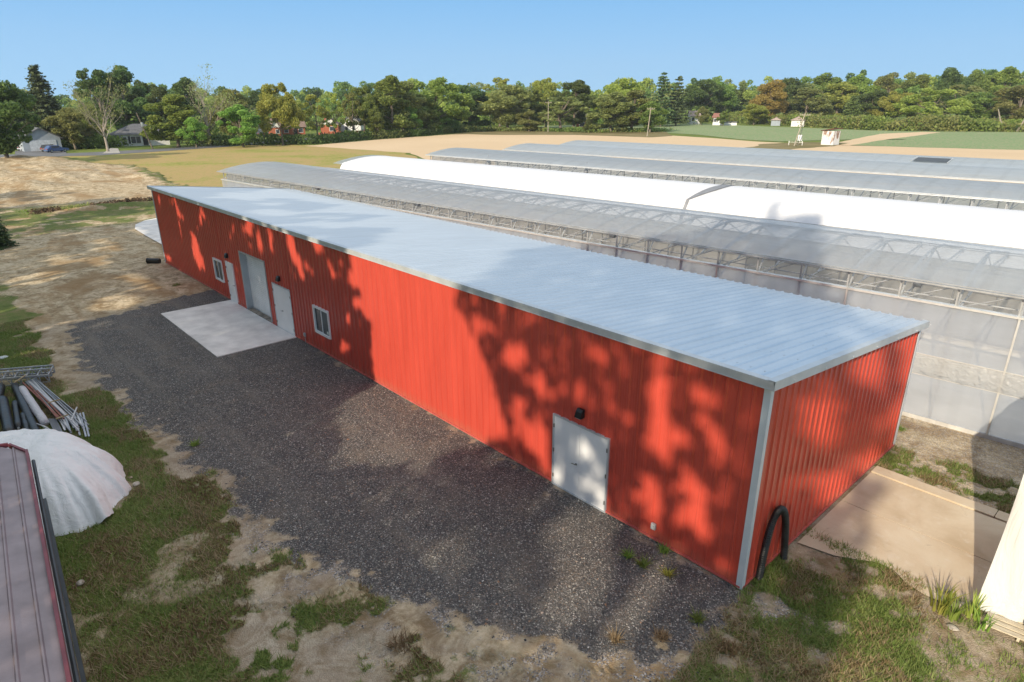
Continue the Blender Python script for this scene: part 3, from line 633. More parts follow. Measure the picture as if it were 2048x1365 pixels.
# ------------------------------------------------------------------ foliage
def leafmat(name,ca,cb,cc=None,tr=.5):
    m,nt,out=newmat(name); b=N(nt,'BsdfPrincipled'); tc=coord(nt,True); g=nt.nodes.new('ShaderNodeNewGeometry')
    oi=nt.nodes.new('ShaderNodeObjectInfo')
    n=noise(nt,tc,.28,4,.6); f=math_(nt,'ADD',math_(nt,'MULTIPLY',n,.75),math_(nt,'MULTIPLY',g.outputs['Random Per Island'],.35))
    c=ramp(nt,f,[(.24,ca),(.46,cb),(.70,cc or cb)])
    hs=nt.nodes.new('ShaderNodeHueSaturation'); nt.links.new(c,hs.inputs['Color']); nt.links.new(math_(nt,'ADD',math_(nt,'MULTIPLY',oi.outputs['Random'],.05),.475),hs.inputs['Hue']); nt.links.new(math_(nt,'ADD',math_(nt,'MULTIPLY',oi.outputs['Random'],.35),.83),hs.inputs['Value'])
    nt.links.new(hs.outputs[0],b.inputs['Base Color']); b.inputs['Roughness'].default_value=.55; b.inputs['Specular IOR Level'].default_value=.3
    t=N(nt,'BsdfTranslucent'); nt.links.new(hs.outputs[0],t.inputs['Color']); mx=N(nt,'MixShader'); mx.inputs[0].default_value=tr
    nt.links.new(b.outputs[0],mx.inputs[1]); nt.links.new(t.outputs[0],mx.inputs[2]); nt.links.new(mx.outputs[0],out.inputs[0]); return m
LM={'green':leafmat('leaves_green',(0.078,0.136,0.031),(0.188,0.272,0.063),(0.298,0.378,0.098)),
 'bright':leafmat('leaves_bright_green',(0.094,0.174,0.031),(0.235,0.355,0.070),(0.376,0.499,0.119)),
 'yellow':leafmat('leaves_yellow_green',(0.133,0.181,0.035),(0.314,0.370,0.077),(0.486,0.514,0.126)),
 'dark':leafmat('leaves_dark_green',(0.039,0.076,0.025),(0.102,0.159,0.046),(0.172,0.242,0.070)),
 'olive':leafmat('leaves_olive',(0.102,0.129,0.042),(0.227,0.257,0.084),(0.361,0.378,0.126)),
 'brown':leafmat('leaves_brown_olive',(0.122,0.144,0.048),(0.259,0.297,0.095),(0.389,0.423,0.155)),
 'spruce':leafmat('needles_dark',(0.035,0.064,0.031),(0.078,0.121,0.052),(0.141,0.197,0.077),.1),
 'pine':leafmat('needles_green',(0.063,0.106,0.035),(0.141,0.212,0.063),(0.251,0.318,0.098),.15),
 'autumn':leafmat('leaves_autumn',(0.188,0.189,0.042),(0.423,0.363,0.084),(0.560,0.499,0.126))}
BARK=pmat('bark',(.20,.165,.13),.95,0,.25,4,bumps=.6,bscale=12); PALEB=pmat('pale_dead_bark',(.33,.29,.24),.9,0,.15,4)
def quads(P,size,seed,flat_=.25,tri=False):
    r=np.random.RandomState(seed); n=len(P)
    nrm=r.normal(size=(n,3)); nrm[:,2]=nrm[:,2]+flat_*2; nrm/=np.linalg.norm(nrm,axis=1,keepdims=True)
    a=np.cross(nrm,r.normal(size=(n,3))); a/=np.linalg.norm(a,axis=1,keepdims=True); b=np.cross(nrm,a)
    s=(size*(.55+.9*r.rand(n)))[:,None] if np.isscalar(size) else (size*(.55+.9*r.rand(n)))[:,None]
    asp=(.45+.4*r.rand(n))[:,None]
    j=lambda: (1+.35*(r.rand(n)-.5))[:,None]
    V=np.stack([P-a*s*j(),P-b*s*asp*j()+nrm*s*.15,P+a*s*j(),P+b*s*asp*j()+nrm*s*.15],1).reshape(-1,3)
    return V,np.arange(4*n).reshape(n,4)
def blob_points(centres,radii,per,seed,shell=.55):
    r=np.random.RandomState(seed); out=[]
    for c,rad in zip(centres,radii):
        n=max(6,int(per*(rad**2))); d=r.normal(size=(n,3)); d/=np.linalg.norm(d,axis=1,keepdims=True)
        q=shell+(1-shell)*r.rand(n,1)**.7; q*= (1+.25*(r.rand(n,1)-.5)); out.append(np.array(c)+d*q*rad*np.array([1,1,.78]))
    return np.concatenate(out)
def crown_blobs(kind,seed):
    r=np.random.RandomState(seed); H=18.; Cc=[];Rr=[]
    if kind=='round':
        for i in range(46):
            while True:
                p=r.uniform(-1,1,3)
                if .25<np.linalg.norm(p)<1: break
            z=2.6+ (p[2]*.5+.5)*14.2; w=7.4*math.sin(min(1,max(.0,(z-.6)/17.2))*math.pi)**.6*r.uniform(.8,1.15)
            Cc.append((p[0]*w*.86,p[1]*w*.86,z)); Rr.append(r.uniform(.8,2.3))
    elif kind=='tall':
        for i in range(40):
            t=r.rand(); z=2.4+t*14.2; w=4.9*math.sin(min(1,.22+t*.76)*math.pi)**.6*r.uniform(.8,1.25); a=r.rand()*6.28; q=r.rand()**.5
            Cc.append((math.cos(a)*w*q,math.sin(a)*w*q,z)); Rr.append(r.uniform(.7,1.8))
    elif kind=='spread':
        for i in range(44):
            a=r.rand()*6.28; q=r.rand()**.5; z=7.5+9.3*(1-q**2.2)*r.rand()**.35*1. ; w=8.2*q
            if r.rand()<.25: z=5+3*r.rand()
            Cc.append((math.cos(a)*w,math.sin(a)*w,z)); Rr.append(r.uniform(1.1,2.1))
    elif kind=='airy':
        for i in range(34):
            t=r.rand(); z=5.5+t*12; w=5.6*math.sin(min(1,.25+t*.72)*math.pi)**.5; a=r.rand()*6.28; q=r.rand()**.4
            Cc.append((math.cos(a)*w*q,math.sin(a)*w*q,z)); Rr.append(r.uniform(.6,1.35))
    return Cc,Rr
def limb(mb,p,d,Ln,rad,depth,r,spread=.75,n=6,tips=None):
    p=Vector(p); d=Vector(d).normalized(); pts=[p]; q=p
    for i in range(3):
        d=(d+Vector((r.uniform(-.2,.2),r.uniform(-.2,.2),r.uniform(-.05,.15)))).normalized(); q=q+d*Ln/3; pts.append(q)
    mb.tube(pts,[rad,rad*.85,rad*.7,rad*.5],max(3,n),caps=False)
    if tips is not None: tips.append(tuple(q))
    if depth>0:
        for k in range(r.choice((2,3,3))):
            base=pts[r.choice((2,3,3))]; nd=(d+Vector((r.uniform(-1,1),r.uniform(-1,1),r.uniform(-.4,.7)))*spread).normalized()
            limb(mb,base,nd,Ln*r.uniform(.6,.8),rad*.52,depth-1,r,spread,n-1,tips)
def trunk_mesh(name,blobs,seed,H=18):
    r=random.Random(seed); mb=MB(); top=Vector((r.uniform(-.6,.6),r.uniform(-.6,.6),H*.62))
    mb.tube([(0,0,-.3),(.05,.05,.5),(top.x*.3,top.y*.3,H*.2),(top.x*.7,top.y*.7,H*.42),tuple(top)],[.48,.36,.30,.22,.12],8)
    bl=sorted(blobs,key=lambda c:r.random())[:13]
    for c in bl:
        c=Vector(c); s=Vector((top.x*.5,top.y*.5,max(2.0,min(H*.5,c.z*.55)))); mid=s.lerp(c,.5)+Vector((0,0,-.5))
        mb.tube([s,mid,c],[.15,.10,.03],5,caps=False)
    me=bpy.data.meshes.new(name); me.from_pydata(mb.v,[],mb.f); me.shade_smooth(); me.materials.append(BARK); return me
PROTO={}
def quad_me(name,P,size,seed,flat_=.25):
    V,Fq=quads(P,size,seed,flat_); o=npmesh(name,V,Fq,4,None); me=o.data; bpy.data.objects.remove(o); me.materials.append(LM['green']); return me
for kind,per in (('round',150),('tall',190),('spread',165),('airy',130)):
    PROTO[kind]=[]
    for s in range(3):
        Cc,Rr=crown_blobs(kind,s*7+hash(kind)%1+len(kind)); P=blob_points(Cc,Rr,per,s+3); P=P[P[:,2]>1.6]
        PROTO[kind].append((quad_me('crown',P,.27,s),trunk_mesh('trunk',Cc,s)))
def conifer(seed,droop=1.,wide=4.2,gappy=.0):
    r=np.random.RandomState(seed); P=[]; H=18.
    z=1.2
    while z<17.6:
        w=wide*(1-(z/H))**.8+.25; nb=int(7+w*2.2)
        for k in range(nb):
            a=r.rand()*6.28; ln=w*r.uniform(.65,1.08)
            if r.rand()<gappy: continue
            m=int(10+ln*13); t=r.rand(m)**.75; wd=(.16+.26*t)*np.sin(np.clip(t,0,1)*2.6+.3)
            P.append(np.stack([math.cos(a)*t*ln+r.normal(size=m)*wd,math.sin(a)*t*ln+r.normal(size=m)*wd,z-droop*.25*ln*t+.22*r.normal(size=m)*.6],1))
        z+=r.uniform(.38,.62) if gappy<.1 else r.uniform(.8,1.3)
    return np.concatenate(P)
def straight_trunk(name,H=17.5,rad=.28):
    mb=MB(); mb.tube([(0,0,-.3),(0,0,H*.5),(0,0,H)],[rad,rad*.6,.03],7); me=bpy.data.meshes.new(name); me.from_pydata(mb.v,[],mb.f); me.materials.append(BARK); return me
PROTO['conifer']=[(quad_me('crown',conifer(s),.22,s,.5),straight_trunk('trunk')) for s in range(2)]
PROTO['pine']=[(quad_me('crown',conifer(s+9,-.3,5.2,.25),.34,s,.6),straight_trunk('trunk')) for s in range(2)]
def bare_me(seed,H=18):
    r=random.Random(seed); mb=MB(); tips=[]
    mb.tube([(0,0,-.3),(.1,0,2),(.3,.2,4.2),(.4,.3,6)],[.42,.34,.28,.22],8)
    for k in range(8):
        a=r.random()*6.28; e=r.uniform(.35,1.3); limb(mb,(.1+.05*k*.5,.05*k,2.8+k*.42),(math.cos(a)*math.cos(e),math.sin(a)*math.cos(e),math.sin(e)),r.uniform(4.2,6.4),.15,3,r,.7,6,tips)
    limb(mb,(.4,.3,5.8),(.1,0,1),6.5,.18,4,r,.6,6,tips)
    me=bpy.data.meshes.new('limbs'); me.from_pydata(mb.v,[],mb.f); me.materials.append(PALEB); return me,tips
BARE=[bare_me(s) for s in (3,8)]
def set_mat(o,m):
    o.material_slots[0].link='OBJECT'; o.material_slots[0].material=m
def tree(x,y,h,wd,kind,colr,label,name='tree',group=None,z=0,cat='tree',base_h=18.,base_w=None,lean=(0,0)):
    bw={'round':15.5,'tall':10.5,'spread':17.5,'airy':12,'conifer':8.6,'pine':10.5,'bare':14}[kind]
    t=empty(name,(x,y,z),rnd.uniform(0,6.28) if lean==(0,0) else 0,label,cat,group); t.scale=(wd/bw,wd/bw,h/base_h)
    if lean!=(0,0): t.rotation_euler=(lean[0],lean[1],0)
    if kind=='bare':
        me,tips=BARE[rnd.randrange(2)]
        o=bpy.data.objects.new('limbs',me); C.objects.link(o); o.parent=t
        P=np.array(tips); r=np.random.RandomState(3); sel=P[r.rand(len(P))<.75]; sel=np.repeat(sel,8,0)+r.normal(size=(len(sel)*8,3))*.5
        c=bpy.data.objects.new('crown',quad_me('crown',sel,.17,5)); C.objects.link(c); c.parent=t; set_mat(c,LM[colr]); return t
    cm,tm=PROTO[kind][rnd.randrange(len(PROTO[kind]))]
    a=bpy.data.objects.new('crown',cm); b=bpy.data.objects.new('trunk',tm)
    for o in (a,b): C.objects.link(o); o.parent=t
    set_mat(a,LM[colr]); return t
def toph(px,py,p):                      # height at ground spot p that reads at picture row py
    f,r,u=F_,R_,U_; lo,hi=0,60
    for _ in range(40):
        mid=(lo+hi)/2; d=np.array([p[0],p[1],mid])-CAM; yy=682.5-FPX*(d@u)/(d@f)
        if yy>py: lo=mid
        else: hi=mid
    return (lo+hi)/2
def ptree(px,base,topy,wpx,kind,colr,label,name='tree',dist=None,group='trees along the far side of the fields',**k):
    if dist: p=az(px,base,dist)
    else: p=at(px,base)
    d=np.array([p[0],p[1],0])-CAM; dep=d@F_; h=toph(px,topy,p)
    return tree(float(p[0]),float(p[1]),h,wpx*(1. if kind in('conifer','pine','bare') or 480<px<760 else 1.22)*dep/FPX,kind,colr,label,name,group,**k)
TL=[ # px, base, top, width, shape, colour, name, label, distance
(12,300,150,150,'round','dark','tree','huge dark green tree at the left edge, overhanging the parked cars',150),
(104,284,128,104,'conifer','spruce','conifer','tall dark pointed conifer standing behind the grey garage',205),
(40,290,180,90,'conifer','spruce','conifer','dark conifer between the garage roof and the huge dark tree',215),
(150,290,212,90,'round','olive','tree','low olive tree right of the grey garage, below the tall conifer',190),
(216,303,172,100,'bare','olive','bare_tree','half-bare grey tree with thin olive leaves standing by the driveway mouth',None),
(190,290,205,60,'round','green','tree','small green tree between the garage and the half-bare tree',200),
(262,280,118,120,'round','dark','tree','tallest dark green tree, rising behind the white ranch house',225),
(214,280,130,70,'airy','dark','tree','ragged dark tree left of the tallest tree, behind the half-bare one',222),
(300,280,150,70,'round','dark','tree','dark tree filling in right behind the ranch house chimney',235),
(333,290,160,70,'round','dark','tree','dark green tree behind the yellowish one beside the ranch house',245),
(356,288,186,88,'tall','bright','tree','light green tree directly right of the ranch house',186),
(388,283,150,62,'tall','dark','tree','dark narrow tree rising behind the bare white-limbed tree',240),
(424,291,166,112,'bare','brown','bare_tree','bare white-limbed tree with a pale trunk, right of the ranch house',None),
(392,289,232,50,'round','bright','shrub','bright green bush at the foot of the bare white-limbed tree',180),
(470,283,172,80,'round','olive','tree','olive tree standing right of the bare white-limbed tree',205),
(487,294,205,72,'tall','bright','tree','light green many-leaved tree at the field edge left of the brick house',None),
(520,280,176,60,'round','dark','tree','dark tree far behind the left brick house',270),
(530,285,212,44,'airy','yellow','tree','thin yellow-green tree in front of the van',None),
(566,290,158,92,'spread','yellow','tree','large yellow-green tree in front of the left brick house',None),
(592,285,188,60,'airy','yellow','tree','yellow-green tree just right of the large yellow-green one',None),
(636,284,190,56,'airy','yellow','tree','yellowish tree between the two brick houses',None),
(673,282,186,46,'airy','yellow','tree','slim yellow tree with pale trunk by the right brick house',None),
(708,278,186,56,'airy','olive','tree','olive tree left of the white gabled house',None),
(731,276,166,76,'spread','green','tree','multi-stemmed green tree in front of the white gabled house',None),
(752,278,216,48,'round','green','tree','small round green tree with a straight pale trunk at the field edge',None),
(784,274,146,80,'tall','green','tree','tall green tree with a wispy top at the field edge',None),
(820,271,208,58,'round','bright','tree','low leafy tree left of the bright spreading tree',None),
(812,262,160,74,'tall','olive','tree','olive tree behind the low leafy one',225),
(872,265,146,124,'spread','bright','tree','broad bright green spreading tree, tallest at mid field edge',None),
(842,268,186,60,'tall','green','tree','green tree tucked under the left of the bright spreading tree',None),
(893,262,214,60,'round','bright','tree','small bright leafy tree in front of the spreading tree',None),
(938,260,166,74,'tall','dark','tree','dark tree left of the leaning trunk',None),
(968,250,186,80,'round','olive','tree','olive tree behind the red barn buildings',None),
(1016,262,164,104,'round','brown','tree','brownish olive tree with a leaning white trunk',None),
(1058,263,218,62,'round','brown','tree','low grey-brown bushy tree next to the fallen limb',None),
(1000,250,156,76,'airy','yellow','tree','pale tree top behind the leaning one',300),
(1092,245,150,70,'spread','yellow','tree','umbrella-topped yellow-green tree behind the two poles',290),
(1122,263,190,90,'airy','brown','tree','twiggy brown tree with a short thick trunk right of the poles',None),
(1060,246,176,70,'tall','green','tree','green tree behind the left pole',270),
(1148,246,156,66,'tall','dark','tree','dark tree with a notched top, mid far row',265),
(1178,265,230,34,'conifer','pine','shrub','small dense dark round cedar at the field edge',None),
(1176,254,186,72,'round','green','tree','green tree right above the small dark cedar',None),
(1222,265,180,72,'tall','olive','tree','olive multi-stemmed tree left of the single pole',None),
(1262,264,178,76,'tall','olive','tree','olive tree touching the single pole',None),
(1240,246,150,96,'round','yellow','tree','yellow-green dome-shaped tree behind the single pole',290),
(1300,257,200,64,'round','green','tree','green tree right of the single pole at the crop edge',240),
(1321,244,141,64,'pine','spruce','pine','dark layered pine rising above the single pole',300),
(1352,244,150,60,'pine','spruce','pine','second dark pine, right of the layered one',310),
(1345,240,196,64,'round','green','tree','small rounded tree left of the white cottage',None),
(1400,236,154,84,'round','dark','tree','dark green tree behind the white cottage',370),
(1440,236,160,60,'round','green','tree','green tree between the cottage and the layered evergreen',380),
(1480,240,172,96,'pine','pine','pine','broad layered evergreen beside the small red-roofed house',None),
(1538,240,156,72,'round','autumn','tree','golden autumn tree among the green wood',345),
(1508,240,206,58,'round','yellow','shrub','yellowish bush in front of the golden tree',330),
(1575,240,150,76,'round','dark','tree','dark tree right of the golden autumn tree',370),
(1612,240,172,70,'tall','olive','tree','olive tree with thin pale stem behind the sheds',350),
(1640,242,138,100,'round','green','tree','high rounded green tree behind the leaning meter pole',380),
(1700,244,190,60,'conifer','pine','conifer','blue-green conical tree in the wood above the pump shed',320),
(1672,240,160,70,'tall','yellow','tree','light green tree above the pump shed roof',365),
(1706,240,140,76,'round','bright','tree','bright topped tree, right of the high rounded one',385),
(1740,250,178,84,'round','dark','tree','dark bushy tree at the crop edge left of the lime tree',330),
(1764,244,137,70,'round','olive','tree','olive tall tree above the dark bushy one',385),
(1786,254,176,74,'spread','yellow','tree','small lime tree overlapped by the larger lime tree',325),
(1852,262,172,112,'spread','yellow','tree','large lime-yellow layered tree at the crop edge',320),
(1815,246,146,80,'round','green','tree','mid green tree behind and left of the large lime tree',385),
(1885,246,131,76,'round','dark','tree','dark green tree peeking above the large lime tree',395),
(1912,248,170,84,'airy','brown','tree','grey-green airy tree with pale limbs right of the lime tree',345),
(1950,258,180,92,'round','green','tree','green tree with a leaning stem left of the white-trunked tree',330),
(1940,244,136,66,'round','green','tree','small crown on the skyline above the airy tree',400),
(1990,246,129,66,'tall','bright','tree','highest feathery crown near the right edge of the skyline',400),
(2024,264,160,110,'round','olive','tree','olive tree with bent white trunks at the right edge',322),
(2046,246,146,80,'round','green','tree','green crown on the skyline at the right edge',400),
]
for (px,ba,to,wp,kd,cl,nm,lb,ds) in TL:
    ptree(px,ba,to,wp,kd,cl,lb,nm,ds)
ptree(1446,240,221,22,'round','green','small round bush overlapping the small red-roofed house','shrub',311)
ptree(1403,238,211,26,'round','olive','olive bush covering the right half of the white cottage','shrub',322)
# bent pale trunks of the tree at the right edge
# ---- continuous wood behind: a mass nobody could count
prof=[(-80,165),(0,175),(60,185),(150,192),(200,170),(330,165),(430,172),(520,182),(600,178),(650,172),(700,168),(760,170),(800,165),(850,160),(930,170),(1000,163),(1060,163),(1150,165),(1200,172),(1260,160),(1330,158),(1400,158),(1480,160),(1560,156),(1620,158),(1700,144),(1800,146),(1880,142),(1950,140),(2040,144),(2150,150)]
def wood(name,rows,mats,seed,label):
    r=np.random.RandomState(seed); Ps=[];mi=[]
    xs_=np.array([p[0] for p in prof]); ys_=np.array([p[1] for p in prof])
    for (dist,dy,step) in rows:
        px=-90.
        while px<2160:
            ty=np.interp(px,xs_,ys_)+dy+r.uniform(-4,9); p=az(px,240,dist*r.uniform(.95,1.05)); h=toph(px,ty,p); dep=(np.array([p[0],p[1],0])-CAM)@F_
            w=step*1.25*dep/FPX/2; nb=16
            Cc=[];Rr=[]
            for k in range(nb):
                a=r.rand()*6.28; q=r.rand()**.5; zz=h*(.25+.68*r.rand())
                ww=w*math.sin(min(1,.15+.8*zz/h)*math.pi)**.5
                Cc.append((p[0]+math.cos(a)*ww*q,p[1]+math.sin(a)*ww*q,zz)); Rr.append(r.uniform(.16,.30)*w*1.3)
            P=blob_points(Cc,Rr,34*(300/dist)**.5,r.randint(1e6)); Ps.append(P); mi.append(np.full(len(P),r.randint(len(mats)))); px+=step*r.uniform(.7,1.2)
    P=np.concatenate(Ps); mi=np.concatenate(mi); V,Fq=quads(P,.52,seed,.25); o=npmesh(name,V,Fq,4,None)
    for m in mats: o.data.materials.append(m)
    o.data.polygons.foreach_set('material_index',mi.astype(np.int32)); return tag(o,label,'woodland',None,'stuff')
wood('woodland',[(455,-6,40),(425,8,44),(395,24,48)],[LM['green'],LM['dark'],LM['olive'],LM['green'],LM['yellow']],5,'continuous far wood closing the horizon behind houses and fields')
def brush(name,path,wid,hh,n,size,mats,seed,label):
    r=np.random.RandomState(seed); P=[]
    seg=list(zip(path[:-1],path[1:])); Ls=[math.hypot(b[0]-a[0],b[1]-a[1]) for a,b in seg]; tot=sum(Ls)
    for _ in range(n):
        i=r.choice(len(seg),p=np.array(Ls)/tot); a,b=seg[i]; t=r.rand(); x=a[0]+(b[0]-a[0])*t+r.normal()*wid; y=a[1]+(b[1]-a[1])*t+r.normal()*wid
        hm=hh*(.35+fbm(np.array([x*.12]),np.array([y*.12]),3,seed)[0]); P.append((x,y,r.rand()*hm))
    P=np.array(P); V,Fq=quads(P,size,seed,.1); o=npmesh(name,V,Fq,4,None)
    for m in mats: o.data.materials.append(m)
    mi=(fbm(P[:,0]*.08,P[:,1]*.08,3,seed+1)*len(mats)*1.6-.5).astype(int)%len(mats); o.data.polygons.foreach_set('material_index',mi.astype(np.int32)); return tag(o,label,None,None,'stuff')
brush('hedge_brush',gp([(1345,243),(1420,243),(1500,246),(1600,251),(1700,257),(1800,261),(1900,262),(2060,263)]),3.2,4.6,34000,.42,[LM['bright'],LM['green'],LM['olive'],LM['green']],4,'wild brush strip along the far edge of the crop field')
brush('undergrowth',gp([(380,291),(470,291),(560,289),(640,287),(700,281),(790,275),(880,267),(950,262)]),1.5,2.6,12000,.3,[LM['green'],LM['dark'],LM['olive']],6,'low undergrowth at the feet of the trees along the tilled field')
brush('undergrowth',gp([(960,262),(1060,262),(1200,265),(1330,263)]),1.8,1.5,7000,.28,[LM['olive'],LM['brown'],LM['green']],7,'low weeds under the olive trees around the utility poles')
brush('underbrush',gp([(130,296),(180,297),(240,292)]),1.3,3.,2500,.35,[LM['green'],LM['dark']],8,'dark bushes beside the grey garage')

# middle-distance bushes and scrub behind the first row, and the debris bank by the barn
brush('scrub',[tuple(az(px,240,d)[:2]) for px,d in ((340,225),(420,245),(480,262),(560,290),(640,292),(740,280),(820,290),(900,300),(1000,330),(1100,330),(1250,320),(1360,345))],7,7.5,42000,.42,[LM['green'],LM['dark'],LM['olive'],LM['green'],LM['bright']],9,'thick scrub filling the gaps between tree trunks behind the houses')
brush('brush_pile',gp([(905,264),(930,264),(950,262)]),1.4,2.0,1500,.3,[LM['brown'],LM['brown']],11,'brown brush pile at the corner of the tilled field')
CLOD=pmat('dark_clods',(.13,.085,.05),.95,0,.3,5)
brush('debris_bank',[(-73,-3.5),(-73.2,0),(-73.5,3),(-74,7.5)],.55,.55,2600,.11,[CLOD,LM['brown'],CLOD,LM['green']],12,'low bank of dark clods, roots and weeds crossing the dirt left of the barn')
# ------------------------------------------------------------------ tall trees on the camera's side of the lot: they shade the wall, the roof and the gravel
KS=math.tan(SE)/.9656; KX=.2692
SA=[(-12.2,8.6),(-10.6,9.3),(-8.2,9.6),(-6.3,10.6),(-5.6,13),(-5,15.4),(-4.3,14.3),(-3.4,14.7),(-2.4,14.5),(-1.7,12.4),(-1.,10.4),(.3,8.8),(1.0,7.4),(2.3,7.4),(2.5,4.5),(2.4,3.3),(2.4,1.7),(2.1,.6),(2,-.5),(1.8,-4),(1.5,-10),(-17,-10),(-17.5,-1.3),(-14.5,-1.2),(-12,-1.7),(-10,-1.5),(-8.8,-.2),(-7.6,.6),(-8.3,2),(-9.3,3.3),(-10,4.1),(-9.6,5.2),(-10.9,6.2),(-12.2,7.2)]
SB=[(-16.4,5.0),(-16.9,3.7),(-15.8,3.4),(-16.6,2.9),(-15.4,2.2),(-15.6,.4),(-14.9,-1.1),(-16,-10),(-66,-10),(-66,-1),(-62,-.5),(-60,2.5),(-57,4),(-54,6),(-47,7),(-41,8),(-36,6.2),(-33,7.2),(-29,7.6),(-26.5,6),(-24,7.6),(-21.5,5.8),(-19.5,6.6),(-18,5.7)]
HOLES=[(-2.5,3.6,.28,1.0),(-1.95,3.0,.25,.3),(-2.2,2.5,.25,.4),(-1.4,3.9,.25,.5),(-.95,3.2,.3,.3),(-2.4,1.1,.35,.5),(-1.3,1.8,.35,.35),(-1.3,1.1,.5,.35),(-5.0,3.1,.35,.3),(-6.3,1.1,.5,.6),(-7.2,1.6,.35,.6),(-4.3,4.3,.4,.25),(-3.9,-.6,.9,.6),(-3.1,-1.2,.55,.7),(-1.75,-1.0,.35,1.0),(-4.9,1.5,.5,.3),(-4.2,.5,.4,.3),(-7.3,3.4,.5,.4),(-6.2,2.9,.4,.3),(-5.6,.4,.5,.3),
(.8,4.5,.35,.7),(1.5,6.3,.35,.6),(2.3,6.9,.3,.6),(1.2,2.7,.35,.5),(2.0,3.6,.3,.5),(.9,7.0,.3,.2),(-8.9,3.9,.4,.3),
(-37.6,2.9,.3,.8),(-35.0,1.9,.7,1.2),(-34.2,1.4,.3,.6),(-33.4,4,.3,.5),(-26,4.7,.35,.4),(-25.1,4.1,.3,.7),(-23.8,4.5,.3,.8),(-21.5,4.3,.5,.8),(-19,4.8,.6,.5),(-20.8,3.5,.4,.8),(-22.5,5.2,.5,.4),(-17.6,.8,.35,.35),(-17,2.1,.25,.4),(-18,3.9,.3,.5),(-35,6.3,2.5,.5),(-27,5.7,1.5,.5),(-22,5.9,1.2,.4),(-44,5.6,3,.4),(-30.5,6.3,.8,.4),
(-45.3,-3.3,1.4,.8),(-46,-1.5,2,.35),(-35.3,-2.2,1.4,.6),(-59,-1.2,1,.5),(-39,-1.2,2.5,.3),(-52,-.7,3,.3),(-31.8,-2.9,.9,.35),(-50,-2.4,2,.35),(-42,.5,1.5,.3),(-55,.8,2,.3)]
r_=np.random.RandomState(21); n=125000
xx=np.where(r_.rand(n)<.32,r_.uniform(-48,-15,n),r_.uniform(-66,2.6,n)); zz=r_.uniform(-10,15.4,n)
wob=.9*(fbm(xx*.9,zz*.9,3,4)-.5); wob2=.9*(fbm(xx*.9+40,zz*.9,3,6)-.5)
inside=inpoly(xx+wob,zz+wob2,SA)|inpoly(xx+wob,zz+wob2,SB)
for (a,b,c,d) in HOLES:
    if a<-15 and b>-.6 and b<5.2: c,d=c*.88,d*.88
    inside&=~((((xx+.35*wob-a)/c)**2+((zz+.35*wob2-b)/d)**2)<1.25)
gap=fbm(xx*1.1+7,zz*.9,3,9); inside&=~((gap>.70)&(zz>3.5)&(xx<-13)&(r_.rand(n)<.9)); inside&=~((gap>.71)&(zz<=-1)&(xx<-30))
inside&=~((zz>9)&(r_.rand(n)<.35)); inside&=~((zz<-1.5)&(xx>-14)&(r_.rand(n)<.3))
xx=xx[inside]; zz=zz[inside]
ST=[(-.2,-37),(-5.4,-39),(-10.2,-37),(-13.6,-26),(-19,-29),(-25,-31),(-31.5,-28),(-38,-30),(-45,-28),(-52,-31),(-60,-29)]
tx=np.array([t[0] for t in ST]); cost=np.abs((xx+r_.normal(size=len(xx))*.8)[:,None]-tx[None,:]); cost[zz>-.2,3]+=50; cost[(zz<-1.2)&(xx<-9)&(xx>-17.5),3]-=4; own=np.argmin(cost,1)
names=['behind the camera near the barn corner','tallest of the row behind the camera','low behind the camera, facing the lit wall','short behind the camera, left of the low one','facing the right window of the barn','facing the double door of the barn','facing the single door of the barn','facing the barn end','beyond the barn end, first','beyond the barn end, second','farthest along the dirt lot']
for i,(sx,sy) in enumerate(ST):
    m=own==i
    low=i==3
    if m.sum()<20: continue
    y=sy+r_.uniform(-3,3,m.sum()); x=xx[m]-KX*y; z=zz[m]-KS*y; ok=z>2.4; x,y,z=x[ok],y[ok],z[ok]
    bx,by=sx-KX*sy,sy
    t=empty('shade_tree',(bx,by,0),0,'tall leafy tree '+names[i],'tree','trees along the near side of the lot')
    V,Fq=quads(np.stack([x-bx,y-by,z],1),.27,i+50,.1); npmesh('crown',V,Fq,4,LM['green'],t)
    mb=MB(); H_=min(float(z.max())*.8,{2:13.5,3:8}.get(i,99)); mb.tube([(0,0,-.3),(0,0,H_*.4),(.3,.2,H_)],[.42,.32,.08],8)
    for k in range(10):
        j=r_.randint(len(x))
        if i in(2,3) and z[j]-0>14.5: continue
        c=Vector((x[j]-bx,y[j]-by,z[j])); s0=Vector((0,0,max(2.,c.z*.6))); mb.tube([s0,s0.lerp(c,.5),c],[.13,.08,.03],5,caps=False)
    mb.build('trunk',BARK,t)
# sparse tops farther left, over the dirt banks
for k,(sx,sy,h) in enumerate([(-70,-30,17),(-79,-31,16),(-90,-30,15)]):
    tree(sx-KX*sy,sy,h,12,'airy','green',['thin tree over the dirt bank, nearest','thin tree over the dirt bank, middle','thin tree over the dirt bank, farthest'][k],'shade_tree','trees along the near side of the lot')
